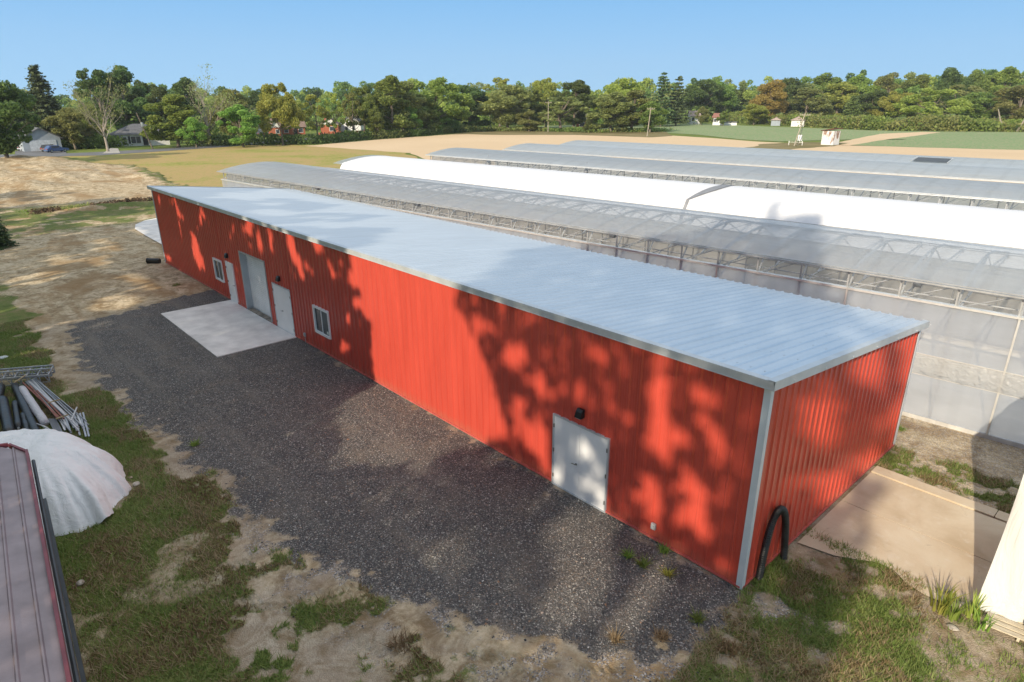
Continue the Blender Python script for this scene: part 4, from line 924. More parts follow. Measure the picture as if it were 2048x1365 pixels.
# ------------------------------------------------------------------ white wrapped structure at the right edge
def plastic(name,col,bs,scale,rough=.45,vs=(1,1,.35)):
    m,nt,out=newmat(name); p=N(nt,'BsdfPrincipled'); v=coord(nt,True); mp=nt.nodes.new('ShaderNodeMapping'); mp.inputs['Scale'].default_value=vs; nt.links.new(v,mp.inputs['Vector'])
    n=noise(nt,mp.outputs[0],scale,5,.6,1.2); nt.links.new(mixc(nt,n,tuple(c*.9 for c in col),col),p.inputs['Base Color']); p.inputs['Roughness'].default_value=rough
    nt.links.new(bump(nt,n,bs,.12),p.inputs['Normal']); nt.links.new(p.outputs[0],out.inputs[0]); return m
WRAP=plastic('white_wrap',(.68,.68,.67),.8,1.3)
sh=empty('wrapped_shed',(3.72,3.35,0),R(2),'tall white plastic-wrapped shed at the right edge, rounded top corner, set on pallets','shed')
prof=[]; hw=3.0
nP=40
outl=[(0,.18),(-.03,.9),(0,1.8),(.02,2.8),(.02,3.6)]+[(.02+1.0*(1-math.cos(a)),3.6+.85*math.sin(a)) for a in [i*R(90)/8 for i in range(1,9)]]+[(2.0,4.47),(3.2,4.35),(4.6,4.1),(5.6,3.7),(5.9,3.0),(5.95,1.5),(5.95,.18)]
mb=MB(); depth=3.2; ny=10
b=0
for j in range(ny+1):
    y=depth*j/ny
    for (x,z) in outl: mb.v.append((x+.02*math.sin(j*2.1+z*3)-( .05 if z<.5 else 0),y,z))
n=len(outl)
for j in range(ny):
    for i in range(n-1): mb.f.append((j*n+i,(j+1)*n+i,(j+1)*n+i+1,j*n+i+1))
mb.build('side_wrap',WRAP,sh,True)
# the front sheet with folds, hanging to the pallets
nx,nz=60,40; V=[];Fq=[]
ox=np.array([o[0] for o in outl]); 
def topz(x):
    best=0
    for (x0,z0),(x1,z1) in zip(outl[3:],outl[4:]):
        if min(x0,x1)-1e-6<=x<=max(x0,x1)+1e-6:
            t=0 if abs(x1-x0)<1e-6 else (x-x0)/(x1-x0); best=max(best,z0+(z1-z0)*t)
    return best or 3.6
for i in range(nx+1):
    x=.02+5.9*i/nx; tz=topz(x)
    for j in range(nz+1):
        t=j/nz; z=.10+(tz-.10)*t; fold=.05*math.sin(x*5.5+z*.9+1.3*math.sin(z*1.7))*(1-t*.6)+.03*math.sin(x*13+z*2.2)
        V.append((x-(.10*(1-t)**2 if i==0 else 0),-.02-fold-.25*(1-t)**2+.25*t*0,z))
for i in range(nx):
    for j in range(nz): a=i*(nz+1)+j; Fq.append((a,a+nz+1,a+nz+2,a+1))
npmesh('front_wrap',V,Fq,4,WRAP,sh,True)
WOOD=pmat('pale_pallet_wood',(.62,.55,.42),.85,0,.12,6,bumps=.4,vec_scale=(1,6,6),obj=True)
def pallet(loc,rz,label):
    p=empty('pallet',loc,rz,label,'pallet','pallets under the wrapped shed')
    mb=MB(); 
    for k in range(6): mb.box(0,k*.17,.10,1.1,k*.17+.12,.125)
    mb.build('deck_boards',WOOD,p)
    mb=MB()
    for xx in (0,.52,1.05):
        mb.box(xx,0,.02,xx+.045,1.0,.10)
    mb.build('stringers',WOOD,p); return p
pallet((3.95,2.55,0.02),R(8),'white-grey wooden pallet poking out from under the plastic-wrapped shed')
p2=at(2040,1290); pallet((4.72,2.10,.03),R(10),'paler pallet at the right frame edge, nearer the viewer')
b_=MB(); b_.box(0,0,.02,.75,.45,.42); b_.box(-.01,-.01,.30,.76,.46,.36); cr=b_.build('body',WOOD)
ct=empty('crate',(4.60,2.62,.10),R(8),'pale wooden crate on the pallet at the right frame edge','crate'); cr.parent=ct
MB().box(.2,-.014,.31,.5,-.006,.34).build('slot',pmat('slot_dark',(.2,.17,.12),.9),ct)
# ------------------------------------------------------------------ plants
def blades(P,hgt,wid,seed,lean=.35,bend=.3):
    r=np.random.RandomState(seed); n=len(P); P=np.asarray(P,float); a=r.rand(n)*6.283; h=hgt*(.5+r.rand(n)); l=lean*h*r.rand(n)*2
    dx,dy=np.cos(a),np.sin(a); px,py=-dy,dx; w=wid*(.6+.8*r.rand(n))
    b0=np.stack([P[:,0]-px*w/2,P[:,1]-py*w/2,P[:,2]],1); b1=np.stack([P[:,0]+px*w/2,P[:,1]+py*w/2,P[:,2]],1)
    tp=np.stack([P[:,0]+dx*l,P[:,1]+dy*l,P[:,2]+h],1)
    return np.stack([b0,b1,tp],1).reshape(-1,3),np.arange(3*n).reshape(n,3)
def iris(x,y,n,h,label,seed):
    r=random.Random(seed); mb=MB()
    for k in range(n):
        a=r.random()*6.28; q=r.random()**.5*.17; bx,by=math.cos(a)*q,math.sin(a)*q; L_=h*r.uniform(.55,1.1); ln=r.uniform(.1,.55); w=.016
        ax,ay=math.cos(a+r.uniform(-.5,.5)),math.sin(a+r.uniform(-.5,.5)); b=len(mb.v); m=5
        for i in range(m+1):
            t=i/m; o=ln*t*t*L_; z=L_*t*(1-.22*ln*t*t*1.4); ww=w*(1-t**2.5)+.001
            mb.v+=[(bx+ax*o-ay*ww,by+ay*o+ax*ww,z),(bx+ax*o+ay*ww,by+ay*o-ax*ww,z)]
        for i in range(m): mb.f.append((b+2*i,b+2*i+1,b+2*i+3,b+2*i+2))
    o=mb.build('leafy_plant',LM['yellow'] if seed%2 else LM['bright'],None,False,(x,y,.02)); return tag(o,label,'plant','sword-leaved plants beside the wrapped shed')
for k,(px,py,n,h,lb) in enumerate([(1878,1222,46,.62,'left clump of upright yellow-green sword leaves at the pad edge'),(1905,1238,34,.5,'middle clump of sword leaves in front of the pad'),(1942,1232,40,.55,'right clump of sword leaves against the white wrap'),(1962,1256,26,.42,'small drooping clump at the foot of the white wrap')]):
    p=at(px,py); iris(float(p[0]),float(p[1]),n,h,lb,k+1)
def rock(px,py,s,mat,label,name='stone',cat='stone',flat_=.6,group=None):
    p=at(px,py); r=random.Random(int(px*7+py)); mb=MB(); n=9
    b=[]
    for j in range(5):
        t=j/4; rr=math.sin(max(.12,min(.95,t*.8+.15))*math.pi)
        for i in range(n):
            a=2*math.pi*i/n; q=rr*s*r.uniform(.8,1.15); mb.v.append((math.cos(a)*q,math.sin(a)*q*.8,s*flat_*(t*1.3-.25)))
    for j in range(4):
        for i in range(n): mb.f.append((j*n+i,j*n+(i+1)%n,(j+1)*n+(i+1)%n,(j+1)*n+i))
    mb.f.append(tuple(4*n+i for i in range(n)))
    o=mb.build(name,mat,None,True,(float(p[0]),float(p[1]),0)); return tag(o,label,cat,group)
STONE=pmat('pale_stone',(.50,.45,.38),.9,0,.2,8,bumps=.5); STONE2=pmat('tan_stone',(.42,.33,.24),.9,0,.2,8,bumps=.5)
rock(273,970,.13,STONE,'pale round stone just right of the tarp-covered pile'); rock(160,1168,.11,STONE,'pale stone by the base of the red-roofed building'); rock(262,956,.07,STONE2,'small stone behind the pale round one near the tarp')
rock(1925,1213,.13,STONE,'white lump between the sword-leaved plants'); rock(1905,1256,.12,STONE,'chalky flat stone in front of the sword-leaved plants',flat_=.25); rock(1243,1050,.035,STONE,'white pebble at the foot of the wall by the near double door')
o=rock(8,716,.22,pmat('white_rag',(.7,.75,.78),.7),'white scrap of plastic lying in the grass at the left edge','plastic_scrap','scrap',.35)
# ------------------------------------------------------------------ corrugated drain hose against the end wall
pts=[(.12,.585,.0),(.13,.575,.3),(.14,.585,.7),(.15,.62,1.05),(.15,.70,1.38),(.15,.83,1.58),(.15,1.0,1.66),(.15,1.17,1.60),(.15,1.33,1.42),(.15,1.47,1.1),(.15,1.58,.7),(.15,1.66,.32),(.16,1.69,.0)]
def smooth(pts,k=8):
    o=[]
    P=[Vector(p) for p in pts]
    for i in range(len(P)-1):
        p0,p1,p2,p3=P[max(i-1,0)],P[i],P[i+1],P[min(i+2,len(P)-1)]
        for j in range(k):
            t=j/k; o.append(.5*((2*p1)+(p2-p0)*t+(2*p0-5*p1+4*p2-p3)*t*t+(3*p1-p0-3*p2+p3)*t**3))
    o.append(P[-1]); return o
sp=smooth(pts,14); mb=MB(); mb.tube(sp,[.072 if i%2 else .084 for i in range(len(sp))],12)
tag(mb.build('drain_hose',pmat('black_corrugated_plastic',(.018,.02,.022),.42,0,.3,3),None,False),'black corrugated drain hose bent in an arch against the end wall','hose')
mb=MB(); mb.tube([(-43.0,-.9,.16),(-42.35,-.35,.16)],.17,12); mb.tube([(-43.0,-.9,.16),(-43.03,-.93,.16)],.19,12)
tag(mb.build('drain_pipe',BLACK,None,False),'short black pipe lying at the barn\'s far corner','pipe')
# ------------------------------------------------------------------ weeds and grass blades near the viewer
def sample_ground(n,x0,x1,y0,y1,seed,thr,which='grass',zoff=0):
    r=np.random.RandomState(seed); x=r.uniform(x0,x1,n); y=r.uniform(y0,y1,n); h,gv,gr,sa,gt,nf=yard(x,y)
    keep=gr*(.6+.8*fbm(x*4,y*4,3,3))>thr+r.rand(n)*.25
    return np.stack([x,y,h+zoff],1)[keep]
G1=leafmat('grass_green',(.10,.15,.03),(.18,.25,.055),(.29,.32,.11),.4); G2=leafmat('grass_dry',(.20,.16,.07),(.33,.26,.13),(.48,.40,.23),.4); G3=leafmat('grass_red_brown',(.10,.05,.03),(.16,.09,.05),(.2,.13,.07),.3)
P1=np.concatenate([sample_ground(90000,-14,-.5,-13,-6,1,.35),sample_ground(120000,-34,-14,-12.5,-7,2,.4),sample_ground(60000,-.6,6.5,-3.5,3.2,3,.3),sample_ground(14000,0,5,7.6,10.6,4,.35)])
r=np.random.RandomState(4); cl=fbm(P1[:,0]*1.2,P1[:,1]*1.2,4,33)+r.normal(size=len(P1))*.08
far_=np.clip((np.hypot(P1[:,0]-5,P1[:,1]+11)-8)/20,0,1)
for nm,sel,mt,h in (('grass',cl<.52,G1,.055),('dry_grass',(cl>=.52)&(cl<.68),G2,.06),('red_weeds',cl>=.68,G3,.04)):
    P=P1[sel]; V,Fq=blades(P,h*1.5,.022,7,.9); tag(npmesh(nm,V,Fq,3,mt),{'grass':'short green grass over the near ground','dry_grass':'dry straw-coloured grass mixed into the green','red_weeds':'reddish brown weeds scattered in the near grass'}[nm],None,None,'stuff')
def weed(px,py,s,mt,label,n=120,hh=.12):
    p=at(px,py); r=np.random.RandomState(int(px)); a=r.rand(n)*6.28; q=r.rand(n)**.7*s; P=np.stack([np.cos(a)*q,np.sin(a)*q,0*q],1); V,Fq=blades(P,hh,.02,int(py),1.2)
    o=npmesh('weed',V,Fq,3,mt); o.location=(float(p[0]),float(p[1]),.0); tag(o,label,'weed','weeds growing in the gravel')
for a in [(1328,1103,.10,LM['bright'],'bright green weed at the wall foot below the outlet box'),(1255,1113,.08,LM['bright'],'small green weed in the gravel left of the outlet box'),(1285,1130,.11,LM['green'],'wider green weed tuft in the gravel before the wall'),(1335,1150,.05,LM['yellow'],'tiny yellow-green weed on the sunlit gravel patch'),(1323,1275,.13,G2,'straw-coloured tuft at the lower edge of the gravel'),(1232,1280,.11,G2,'dry tuft at the edge between gravel and sand'),(800,1290,.24,G3,'large dark red-green weed clump on the sand at the bottom'),(1395,1240,.12,LM['green'],'green weed near the barn corner at the bottom'),(1160,868+2,.05,LM['green'],'tiny weed against the wall left of the near door'),(355,571,.3,G1,'weeds at the wall base by the gravel start'),(390,890,.12,LM['bright'],'small bright weed at the gravel edge by the grass strip'),(1800,860,.15,LM['green'],'green tuft at the greenhouse foot near the barn'),(1455,1300,.20,G3,'red-brown weed clump at the gravel tip')]:
    weed(*a)
# loose stones on the gravel
r=np.random.RandomState(12); n=42000; x=r.uniform(-20,1.5,n); y=r.uniform(-8,0,n); h,gv,gr,sa,gt,nf=yard(x,y)
k=(r.rand(n)<gv*.9+gt*.35)&~((x>-30.3)&(x<-22)&(y>-3.7)); x,y,h=x[k],y[k],h[k]; n=len(x)
s=r.gamma(2.,.0042,n)+.006; s=np.minimum(s,.035); V0=np.array([(1,0,0),(0,1,0),(-1,0,0),(0,-1,0),(0,0,1)],float)
V=V0[None]*(s[:,None,None]*(.6+.8*r.rand(n,5,1)))+r.normal(size=(n,5,3))*s[:,None,None]*.15; an=r.rand(n)*6.28; c,sn=np.cos(an)[:,None],np.sin(an)[:,None]
V=np.stack([V[...,0]*c-V[...,1]*sn,V[...,0]*sn+V[...,1]*c,V[...,2]*.8],-1)+np.stack([x,y,h+.002],1)[:,None]
T=np.array([(0,1,4),(1,2,4),(2,3,4),(3,0,4)]); Fq=(np.arange(n)[:,None,None]*5+T[None]).reshape(-1,3)
m,nt,out=newmat('gravel_stones'); p=N(nt,'BsdfPrincipled'); g=nt.nodes.new('ShaderNodeNewGeometry')
nt.links.new(ramp(nt,g.outputs['Random Per Island'],[(0,(.03,.03,.032)),(.5,(.09,.085,.085)),(.78,(.18,.17,.16)),(.93,(.42,.39,.33)),(.97,(.30,.16,.09)),(1.,(.7,.68,.64))]),p.inputs['Base Color']); p.inputs['Roughness'].default_value=.8; nt.links.new(p.outputs[0],out.inputs[0])
tag(npmesh('gravel_stones',V.reshape(-1,3),Fq,3,m),'loose dark and pale gravel stones on the lot',None,None,'stuff')
# ------------------------------------------------------------------ left: red-roofed building, tarp pile, stored material
MAR=pmat('mauve_steel_roof',(.31,.245,.25),.42,.25,.12,2.5,bumps=.1); MART=pmat('maroon_trim',(.20,.045,.06),.5); GREYW=pmat('grey_block_wall',(.30,.32,.34),.9,0,.15,2)
rb=empty('red_roofed_building',(-11.6,-11.0,0),R(-3.6),'low building with a mauve-red ribbed metal roof at the bottom left','building')
ez=3.05
def rzz(y): return ez+.16*(-y)
mb=MB(); ys=[]; 
Y0,Y1=-7.,.08
prof=[]
for k in range(0,24):
    c=-.12-k*.29
    prof+=[(c+.03,0),(c+.012,.028),(c-.012,.028),(c-.03,0)]
prof=[(Y1,0)]+prof+[(Y0,0)]
b=0
for y,d in prof:
    for x in (-.05,14.): 
        xx=x+(.55 if (x<0 and y>-.05) else (.25 if x<0 and y>-.2 else 0)); mb.v.append((xx,y,rzz(y)+d))
for i in range(len(prof)-1): mb.f.append((2*i,2*i+1,2*i+3,2*i+2))
mb.build('roof',MAR,rb)
mb=MB(); mb.bar((.45,.10,ez-.03),(14,.10,ez-.03),.05,.14); mb.bar((-.05,-.18,rzz(-.18)-.02),(.5,.10,ez-.02),.05,.10); mb.bar((-.06,-.2,rzz(-.2)-.01),(-.06,-7,rzz(-7)-.01),.05,.10); mb.build('roof_trim',MART,rb)
mb=MB(); mb.box(.35,-7,-.1,14,-.03,ez-.05)
w=mb.build('wall',GREYW,rb)
mb=MB(); mb.tube([(.5,.16,2.8),(14,.16,2.75)],.035,8); mb.build('gutter_pipe',pmat('dark_gutter',(.05,.055,.06),.5),rb)
mb=MB()
for k in range(7): 
    for j in range(5): mb.box(2.2+j*.42,-.028,.1+k*.22,2.58+j*.42,.0,.28+k*.22)
mb.build('white_blocks',pmat('white_block',(.6,.62,.62),.85),rb)
mb=MB(); mb.bar((.9,.17,2.0),(14,.20,2.0),.06,.09); mb.build('side_rail',pmat('dark_rail',(.06,.065,.07),.5),rb)
# tarp pile: a draped cloth over a rounded heap
TARP=plastic('grey_white_tarp',(.86,.86,.86),.55,2.2,.7,(1,1,1))
nr,na=60,260; RR,AN=np.meshgrid(np.linspace(0,1,nr),np.linspace(0,2*math.pi,na,endpoint=False),indexing='ij')
ox,oy=-15.4,-10.7
ca,sa_=np.cos(AN),np.sin(AN); se=(np.abs(ca)**2.5+np.abs(sa_)**2.5)**(-1/2.5)
rag=1+.34*(fbm(ca*1.6+7,sa_*1.6+3,4,8)-.5)+.04*(fbm(ca*5+1,sa_*5,3,4)-.5)
wv=np.abs(fbm(ca*3.1+2+RR*.9,sa_*3.1+5,4,12)-.5)*2.2-.35; fine=fbm(ca*11+RR,sa_*11,3,21)-.5
hem=np.clip((RR-.45)/.55,0,1)**1.3
px_=ca*se*RR*3.05*rag*(1+.10*wv*hem); py_=sa_*se*RR*1.70*rag*(1+.14*wv*hem)
prf=1.42*(1-RR**3.0)**.85+.04
lump=fbm(px_*.9+3,py_*.9,4,5)-.5
Z=prf+.34*lump*(1-RR**4)+.30*wv*hem+.05*np.sin(px_*2.1+2.5*py_+4*lump)*np.clip(RR*1.5,0,1)*(1-RR**6)+.10*fine*hem-.05*np.cos(px_*.5)
Z=np.maximum(Z,.02+.10*np.clip(wv,0,1)); Z[0]=Z[0].mean()
a=R(17); V=np.stack([ox+px_*math.cos(a)-py_*math.sin(a),oy+px_*math.sin(a)+py_*math.cos(a),Z],-1)
I=np.arange(nr*na).reshape(nr,na); J=np.roll(I,-1,1)
Fq=np.stack([I[:-1],I[1:],J[1:],J[:-1]],-1).reshape(-1,4)
tp=npmesh('tarp',V.reshape(-1,3),Fq,4,TARP,None,True); tag(tp,'grey-white tarp draped over a rounded heap left of the gravel','tarp')
mb=MB(); 
for (px,py,dx) in ((118,1050,.0),(145,1052,.3)): 
    p=at(px,py); mb.obox((float(p[0]),float(p[1]),.12),(.22,.05,0),(-.03,.14,0),(0,0,.09))
tag(mb.build('wood_offcuts',pmat('tan_board',(.42,.30,.2),.85)),'tan board ends sticking out under the tarp','board')
ALU=pmat('weathered_aluminium',(.40,.42,.45),.5,.5,.12,5); RUST=pmat('red_oxide_steel',(.26,.09,.06),.7,0,.25,6); PVC=pmat('white_pipe',(.62,.62,.63),.5,0,.08,4); BAR_=pmat('tan_batten',(.50,.38,.22),.8)
def fr(px,py,z=0): p=at(px,py,z); return Vector((float(p[0]),float(p[1]),z))
# ladder truss frames
t=empty('truss_stack',(0,0,0),0,'stack of grey aluminium ladder trusses lying on the grass','truss stack')
A=fr(108,738,.35); B=fr(-60,752,.35)
off=(B-A).normalized(); side=Vector((off.y,-off.x,0)).normalized()
if (side.y>0): side=-side
for k,(so_,zo) in enumerate(((0,0),(.28,-.02),(.55,-.18))):
    mb=MB(); a=A+side*so_+Vector((0,0,zo)); b=B+side*so_+Vector((0,0,zo))
    for hz in (0,.30): mb.bar(a+Vector((0,0,hz-.15)),b+Vector((0,0,hz-.15)),.05)
    L_=(b-a).length; nn=9
    for i in range(nn+1):
        q=a.lerp(b,i/nn); mb.bar(q+Vector((0,0,-.15)),q+Vector((0,0,.15)),.035)
        if i<nn: mb.bar(q+Vector((0,0,-.15)),a.lerp(b,(i+.5)/nn)+Vector((0,0,.15)),.025)
    mb.build('ladder_truss',ALU,t)
mb=MB()
for i in range(8): q=A.lerp(B,i/7.5); mb.bar(q+Vector((0,0,.12)),q+side*.55+Vector((0,0,-.03)),.04)
mb.build('cross_braces',ALU,t)
# rolls
def roll(pa,pb,rad,mat,label,cat,name,z=None,grp=None,core=True):
    z=rad if z is None else z; a,b=fr(*pa,z),fr(*pb,z); mb=MB(); n=10; P=[a.lerp(b,i/n)+Vector((0,0,.02*math.sin(i*1.7))) for i in range(n+1)]
    mb.tube(P,[rad*(1+.03*math.sin(i*2.3)) for i in range(n+1)],14); o=mb.build(name,mat,None,False); o.data.shade_smooth(); tag(o,label,cat,grp)
    if core:
        d=(b-a).normalized(); MB().tube([b-d*.01,b+d*.02],rad*.4,10).build('core',PVC,o)
    return o
ROLLB=pmat('black_fabric_roll',(.018,.018,.02),.4,0,.4,6,bumps=.5,bscale=8); ROLLW=plastic('white_film_roll',(.62,.60,.63),.6,6,.5,(1,1,1))
roll((30,772),(78,878),.13,ROLLB,'long black roll lying beside the white one','fabric roll','fabric_roll',None,'black fabric rolls by the tarp')
roll((30,806),(37,856),.10,ROLLB,'short black roll with a white band, left of the long black roll','fabric roll','fabric_roll',None,'black fabric rolls by the tarp')
roll((47,830),(60,880),.10,ROLLB,'black roll between the banded roll and the long roll','fabric roll','fabric_roll',None,'black fabric rolls by the tarp')
roll((5,800),(20,872),.16,ROLLB,'black roll at the left frame edge','fabric roll','fabric_roll',None,'black fabric rolls by the tarp',False)
roll((0,775),(-20,850),.17,ROLLB,'black roll cut by the left frame edge, farther back','fabric roll','fabric_roll',None,'black fabric rolls by the tarp',False)
roll((44,778),(90,846),.13,ROLLW,'thick white film roll lying beside the black rolls','film roll','film_roll',.16,None,False)
roll((42,776),(60,800),.07,ROLLW,'thinner white tube lying against the thick white roll','film roll','film_roll',.2,None,False)
mb=MB(); a=fr(30,806,.1)
bun=empty('pipe_bundle',(0,0,0),0,'long bundle of white and grey pipes and bars on the grass beside the rolls','pipe bundle')
r=random.Random(5)
for k in range(26):
    s=(k%9)*.075; zz=.05+(k//9)*.055
    a=fr(52+ (k%9)*2.4,764-(k%9)*.9,zz); b=fr(138+(k%9)*5.2+r.uniform(-7,7),858-(k%9)*1.0+r.uniform(-9,9),zz)
    mb=MB(); mb.tube([a,a.lerp(b,.5)+Vector((0,0,r.uniform(-.005,.01))),b],r.choice((.02,.024,.03)),7); mb.build('pipe',r.choice((PVC,ALU,ALU)),bun,True)
for k in range(9):
    a=fr(150+k*2,800+k*3,.2); b=fr(150+k*6-20,862+r.uniform(-8,12),.12); a=fr(118+k*6,835-k*1.2,.15); mb=MB(); mb.bar(a,b,.05,.015); mb.build('flat_strip',r.choice((PVC,ALU)),bun)
for (pa,pb,z) in (((46,766),(120,837),.24),((60,772),(116,838),.26),((74,782),(128,838),.25)):
    mb=MB(); mb.bar(fr(*pa,z),fr(*pb,z),.045); tag(mb.build('steel_bar',RUST),{46:'rusty red steel bar, leftmost of the three on the pipes',60:'rusty red steel bar, middle of the three on the pipes',74:'rusty red steel bar, rightmost of the three on the pipes'}[pa[0]],'steel bar','rusty bars on the pipe bundle')
for (pa,pb,z,lb) in (((96,806),(122,799),.30,'tan batten laid across the middle of the pipes'),((112,838),(136,830),.30,'tan batten laid across the pipes near their end'),((28,766),(52,750),.3,'long tan batten leaning on the truss stack'),((142,842),(154,815),.25,'white stick poking up from the pipe ends')):
    mb=MB(); mb.bar(fr(*pa,z),fr(*pb,z+.12),.035); tag(mb.build('batten',BAR_ if 'tan' in lb else PVC),lb,'batten')
mb=MB()
for k in range(4):
    P=[fr(64+k*2,846+k,.15),fr(80+k*3,850+k,.25),fr(94+k*4,860+k*2,.2),fr(104+k*4,885+k*2,.12)]; mb.tube(smooth(P,5),.016,6)
tag(mb.build('curved_pipes',PVC),'bent white pipes curving down behind the tarp','pipe')
mb=MB(); 
for k in range(4): mb.bar(fr(98+k*4,838,.12+k*.01),fr(122+k*5,890,.14),.05,.02)
tag(mb.build('grey_boards',pmat('dark_grey_board',(.16,.17,.19),.7)),'dark grey boards lying between the white roll and the pipe ends','board')
# dark evergreen at the left frame edge
tree(-56.2,-7.9,3.9,2.8,'conifer','spruce','small dark evergreen at the left frame edge beside the dirt lot','conifer')
# ------------------------------------------------------------------ houses, sheds, vehicles and poles across the fields
def faceang(p): return math.atan2(CAM[1]-p[1],CAM[0]-p[0])+math.pi/2
def dep(p): return float((np.array([p[0],p[1],0])-CAM)@F_)
ROOFG=pmat('grey_shingle',(.13,.135,.15),.9,0,.2,2); ROOFB=pmat('brown_shingle',(.24,.17,.14),.9,0,.2,2); ROOFT=pmat('tan_shingle',(.42,.33,.28),.9,0,.2,2); ROOFR=pmat('red_shingle',(.30,.14,.11),.9,0,.2,2)
BRICK=pmat('red_brick',(.42,.13,.07),.9,0,.25,9); SIDING=pmat('white_siding',(.72,.73,.74),.7,0,.05,1); GSID=pmat('grey_siding',(.33,.38,.44),.8,0,.08,1); REDS=pmat('red_siding',(.5,.07,.04),.8,0,.1,1); GLS=pmat('house_glass',(.06,.07,.09),.2)
DARKSH=pmat('black_shutter',(.02,.02,.025),.6)
def house_far(px,base,wpx,wall_h,roof_h,dp,style,wm,rm,label,rot=0,wins=(),doors=(),gable_m=None,chim=None,name='house',cat='house',over=.5,dist=None):
    p=az(px,base,dist) if dist else at(px,base); W_=wpx*dep(p)/FPX; e=empty(name,(float(p[0]),float(p[1]),0),faceang(p)+R(rot),label,cat)
    mb=MB(); w2=W_/2
    mb.box(-w2,0,-.3,w2,dp,wall_h)
    if style=='gable_front': mb.add([(-w2,0,wall_h),(w2,0,wall_h),(0,0,wall_h+roof_h),(-w2,dp,wall_h),(w2,dp,wall_h),(0,dp,wall_h+roof_h)],[(0,1,2),(4,3,5)])
    if style=='gable_side': mb.add([(-w2,0,wall_h),(-w2,dp,wall_h),(-w2,dp/2,wall_h+roof_h),(w2,0,wall_h),(w2,dp,wall_h),(w2,dp/2,wall_h+roof_h)],[(0,2,1),(3,4,5)])
    mb.build('wall',wm,e)
    mb=MB(); o=over; t=.18
    def slab(a,b,c,d):
        n=(Vector(b)-Vector(a)).cross(Vector(d)-Vector(a)).normalized()*t
        if n.z<0: n=-n
        q=[Vector(v) for v in (a,b,c,d)]; mb.add(q+[v+n for v in q],[(3,2,1,0),(4,5,6,7),(0,1,5,4),(1,2,6,5),(2,3,7,6),(3,0,4,7)])
    H1=wall_h+roof_h; k=roof_h/(w2 if style=='gable_front' else dp/2)
    if style=='gable_front':
        slab((-w2-o,-o,wall_h-k*o),(-w2-o,dp+o,wall_h-k*o),(0,dp+o,H1),(0,-o,H1)); slab((w2+o,-o,wall_h-k*o),(w2+o,dp+o,wall_h-k*o),(0,dp+o,H1),(0,-o,H1))
    elif style=='gable_side':
        slab((-w2-o,-o,wall_h-k*o),(w2+o,-o,wall_h-k*o),(w2+o,dp/2,H1),(-w2-o,dp/2,H1)); slab((-w2-o,dp+o,wall_h-k*o),(w2+o,dp+o,wall_h-k*o),(w2+o,dp/2,H1),(-w2-o,dp/2,H1))
    elif style=='hip':
        i=dp/2*1.1; A=[(-w2-o,-o,wall_h),(w2+o,-o,wall_h),(w2+o,dp+o,wall_h),(-w2-o,dp+o,wall_h),(-w2+i,dp/2,H1),(w2-i,dp/2,H1)]; mb.add(A,[(0,1,5,4),(1,2,5),(2,3,4,5),(3,0,4),(3,2,1,0)])
    elif style=='shed':
        slab((-w2-.3,-.4,wall_h+.0),(w2+.3,-.4,wall_h+roof_h),(w2+.3,dp+.3,wall_h+roof_h),(-w2-.3,dp+.3,wall_h))
    rf=mb.build('roof',rm,e)
    if chim: cx,cz=chim; MB().box(cx*w2-.45,dp*.45,wall_h,cx*w2+.45,dp*.45+.7,cz).build('chimney',BRICK if wm is BRICK else SIDING,rf)
    for (cx,cw,z0,z1,sh_) in wins:
        x=cx*w2; m_=MB(); m_.box(x-cw/2-.12,-.10,z0-.12,x+cw/2+.12,-.003,z1+.12); wo=m_.build('window',SIDING if wm is not SIDING else WHITE,e); MB().box(x-cw/2,-.13,z0,x+cw/2,-.102,z1).build('pane',GLS,wo)
        if sh_: 
            for sg in (-1,1): MB().box(x+sg*(cw/2+.42)-.22,-.08,z0-.1,x+sg*(cw/2+.42)+.22,-.004,z1+.1).build('shutter',DARKSH,e)
    for (cx,cw,z1,m_) in doors: MB().box(cx*w2-cw/2,-.08,0,cx*w2+cw/2,-.004,z1).build('door' if cw<1.5 else 'garage_door',m_,e)
    if gable_m and style=='gable_front': MB().add([(-w2,-.03,wall_h),(w2,-.03,wall_h),(0,-.03,wall_h+roof_h),(-w2,-.06,wall_h),(w2,-.06,wall_h),(0,-.06,wall_h+roof_h)],[(3,4,5),(0,2,1),(0,1,4,3)]).build('gable',gable_m,e)
    return e
house_far(88,302,64,2.8,2.1,10,'gable_front',GSID,ROOFG,'grey-blue gabled garage with a wide pale door at the far left',8,doors=[(.05,5.2,2.3,pmat('garage_door_white',(.55,.60,.66),.6))],name='garage',cat='garage')
house_far(286,291,98,2.7,2.5,9,'hip',SIDING,ROOFG,'white ranch house with grey hip roof and dark shutters',4,wins=[(-.62,1.,.9,2.1,False),(-.30,1.0,.6,2.2,True),(-.12,1.0,.6,2.2,False),(.42,1.2,1.2,2.1,True),(.82,.9,1.2,2.1,True)],doors=[(.12,1.1,2.1,DARKSH)],chim=(.93,5.0))
house_far(577,271,66,2.7,2.6,9,'gable_side',BRICK,ROOFB,'brick house with brown roof behind the multi-stemmed yellow-green trees',6,wins=[(-.1,1.2,.9,2.1,False),(.75,1.3,.9,2.1,False)],doors=[(.45,1.1,2.2,DARKSH)])
e=house_far(553,273,22,2.7,2.0,4,'gable_front',BRICK,ROOFB,'small front gable with a white peak on the left of the brown-roofed brick house',6,wins=[(.3,1.0,.9,2.0,False)],gable_m=SIDING,name='house_wing',cat='house wing')
house_far(660,268,34,3.0,2.3,8,'gable_front',BRICK,ROOFB,'small brick house with a white gable and a chimney, right of centre-left trees',-6,wins=[(.3,1.6,1.,2.3,False)],gable_m=SIDING,chim=(-.5,6.8))
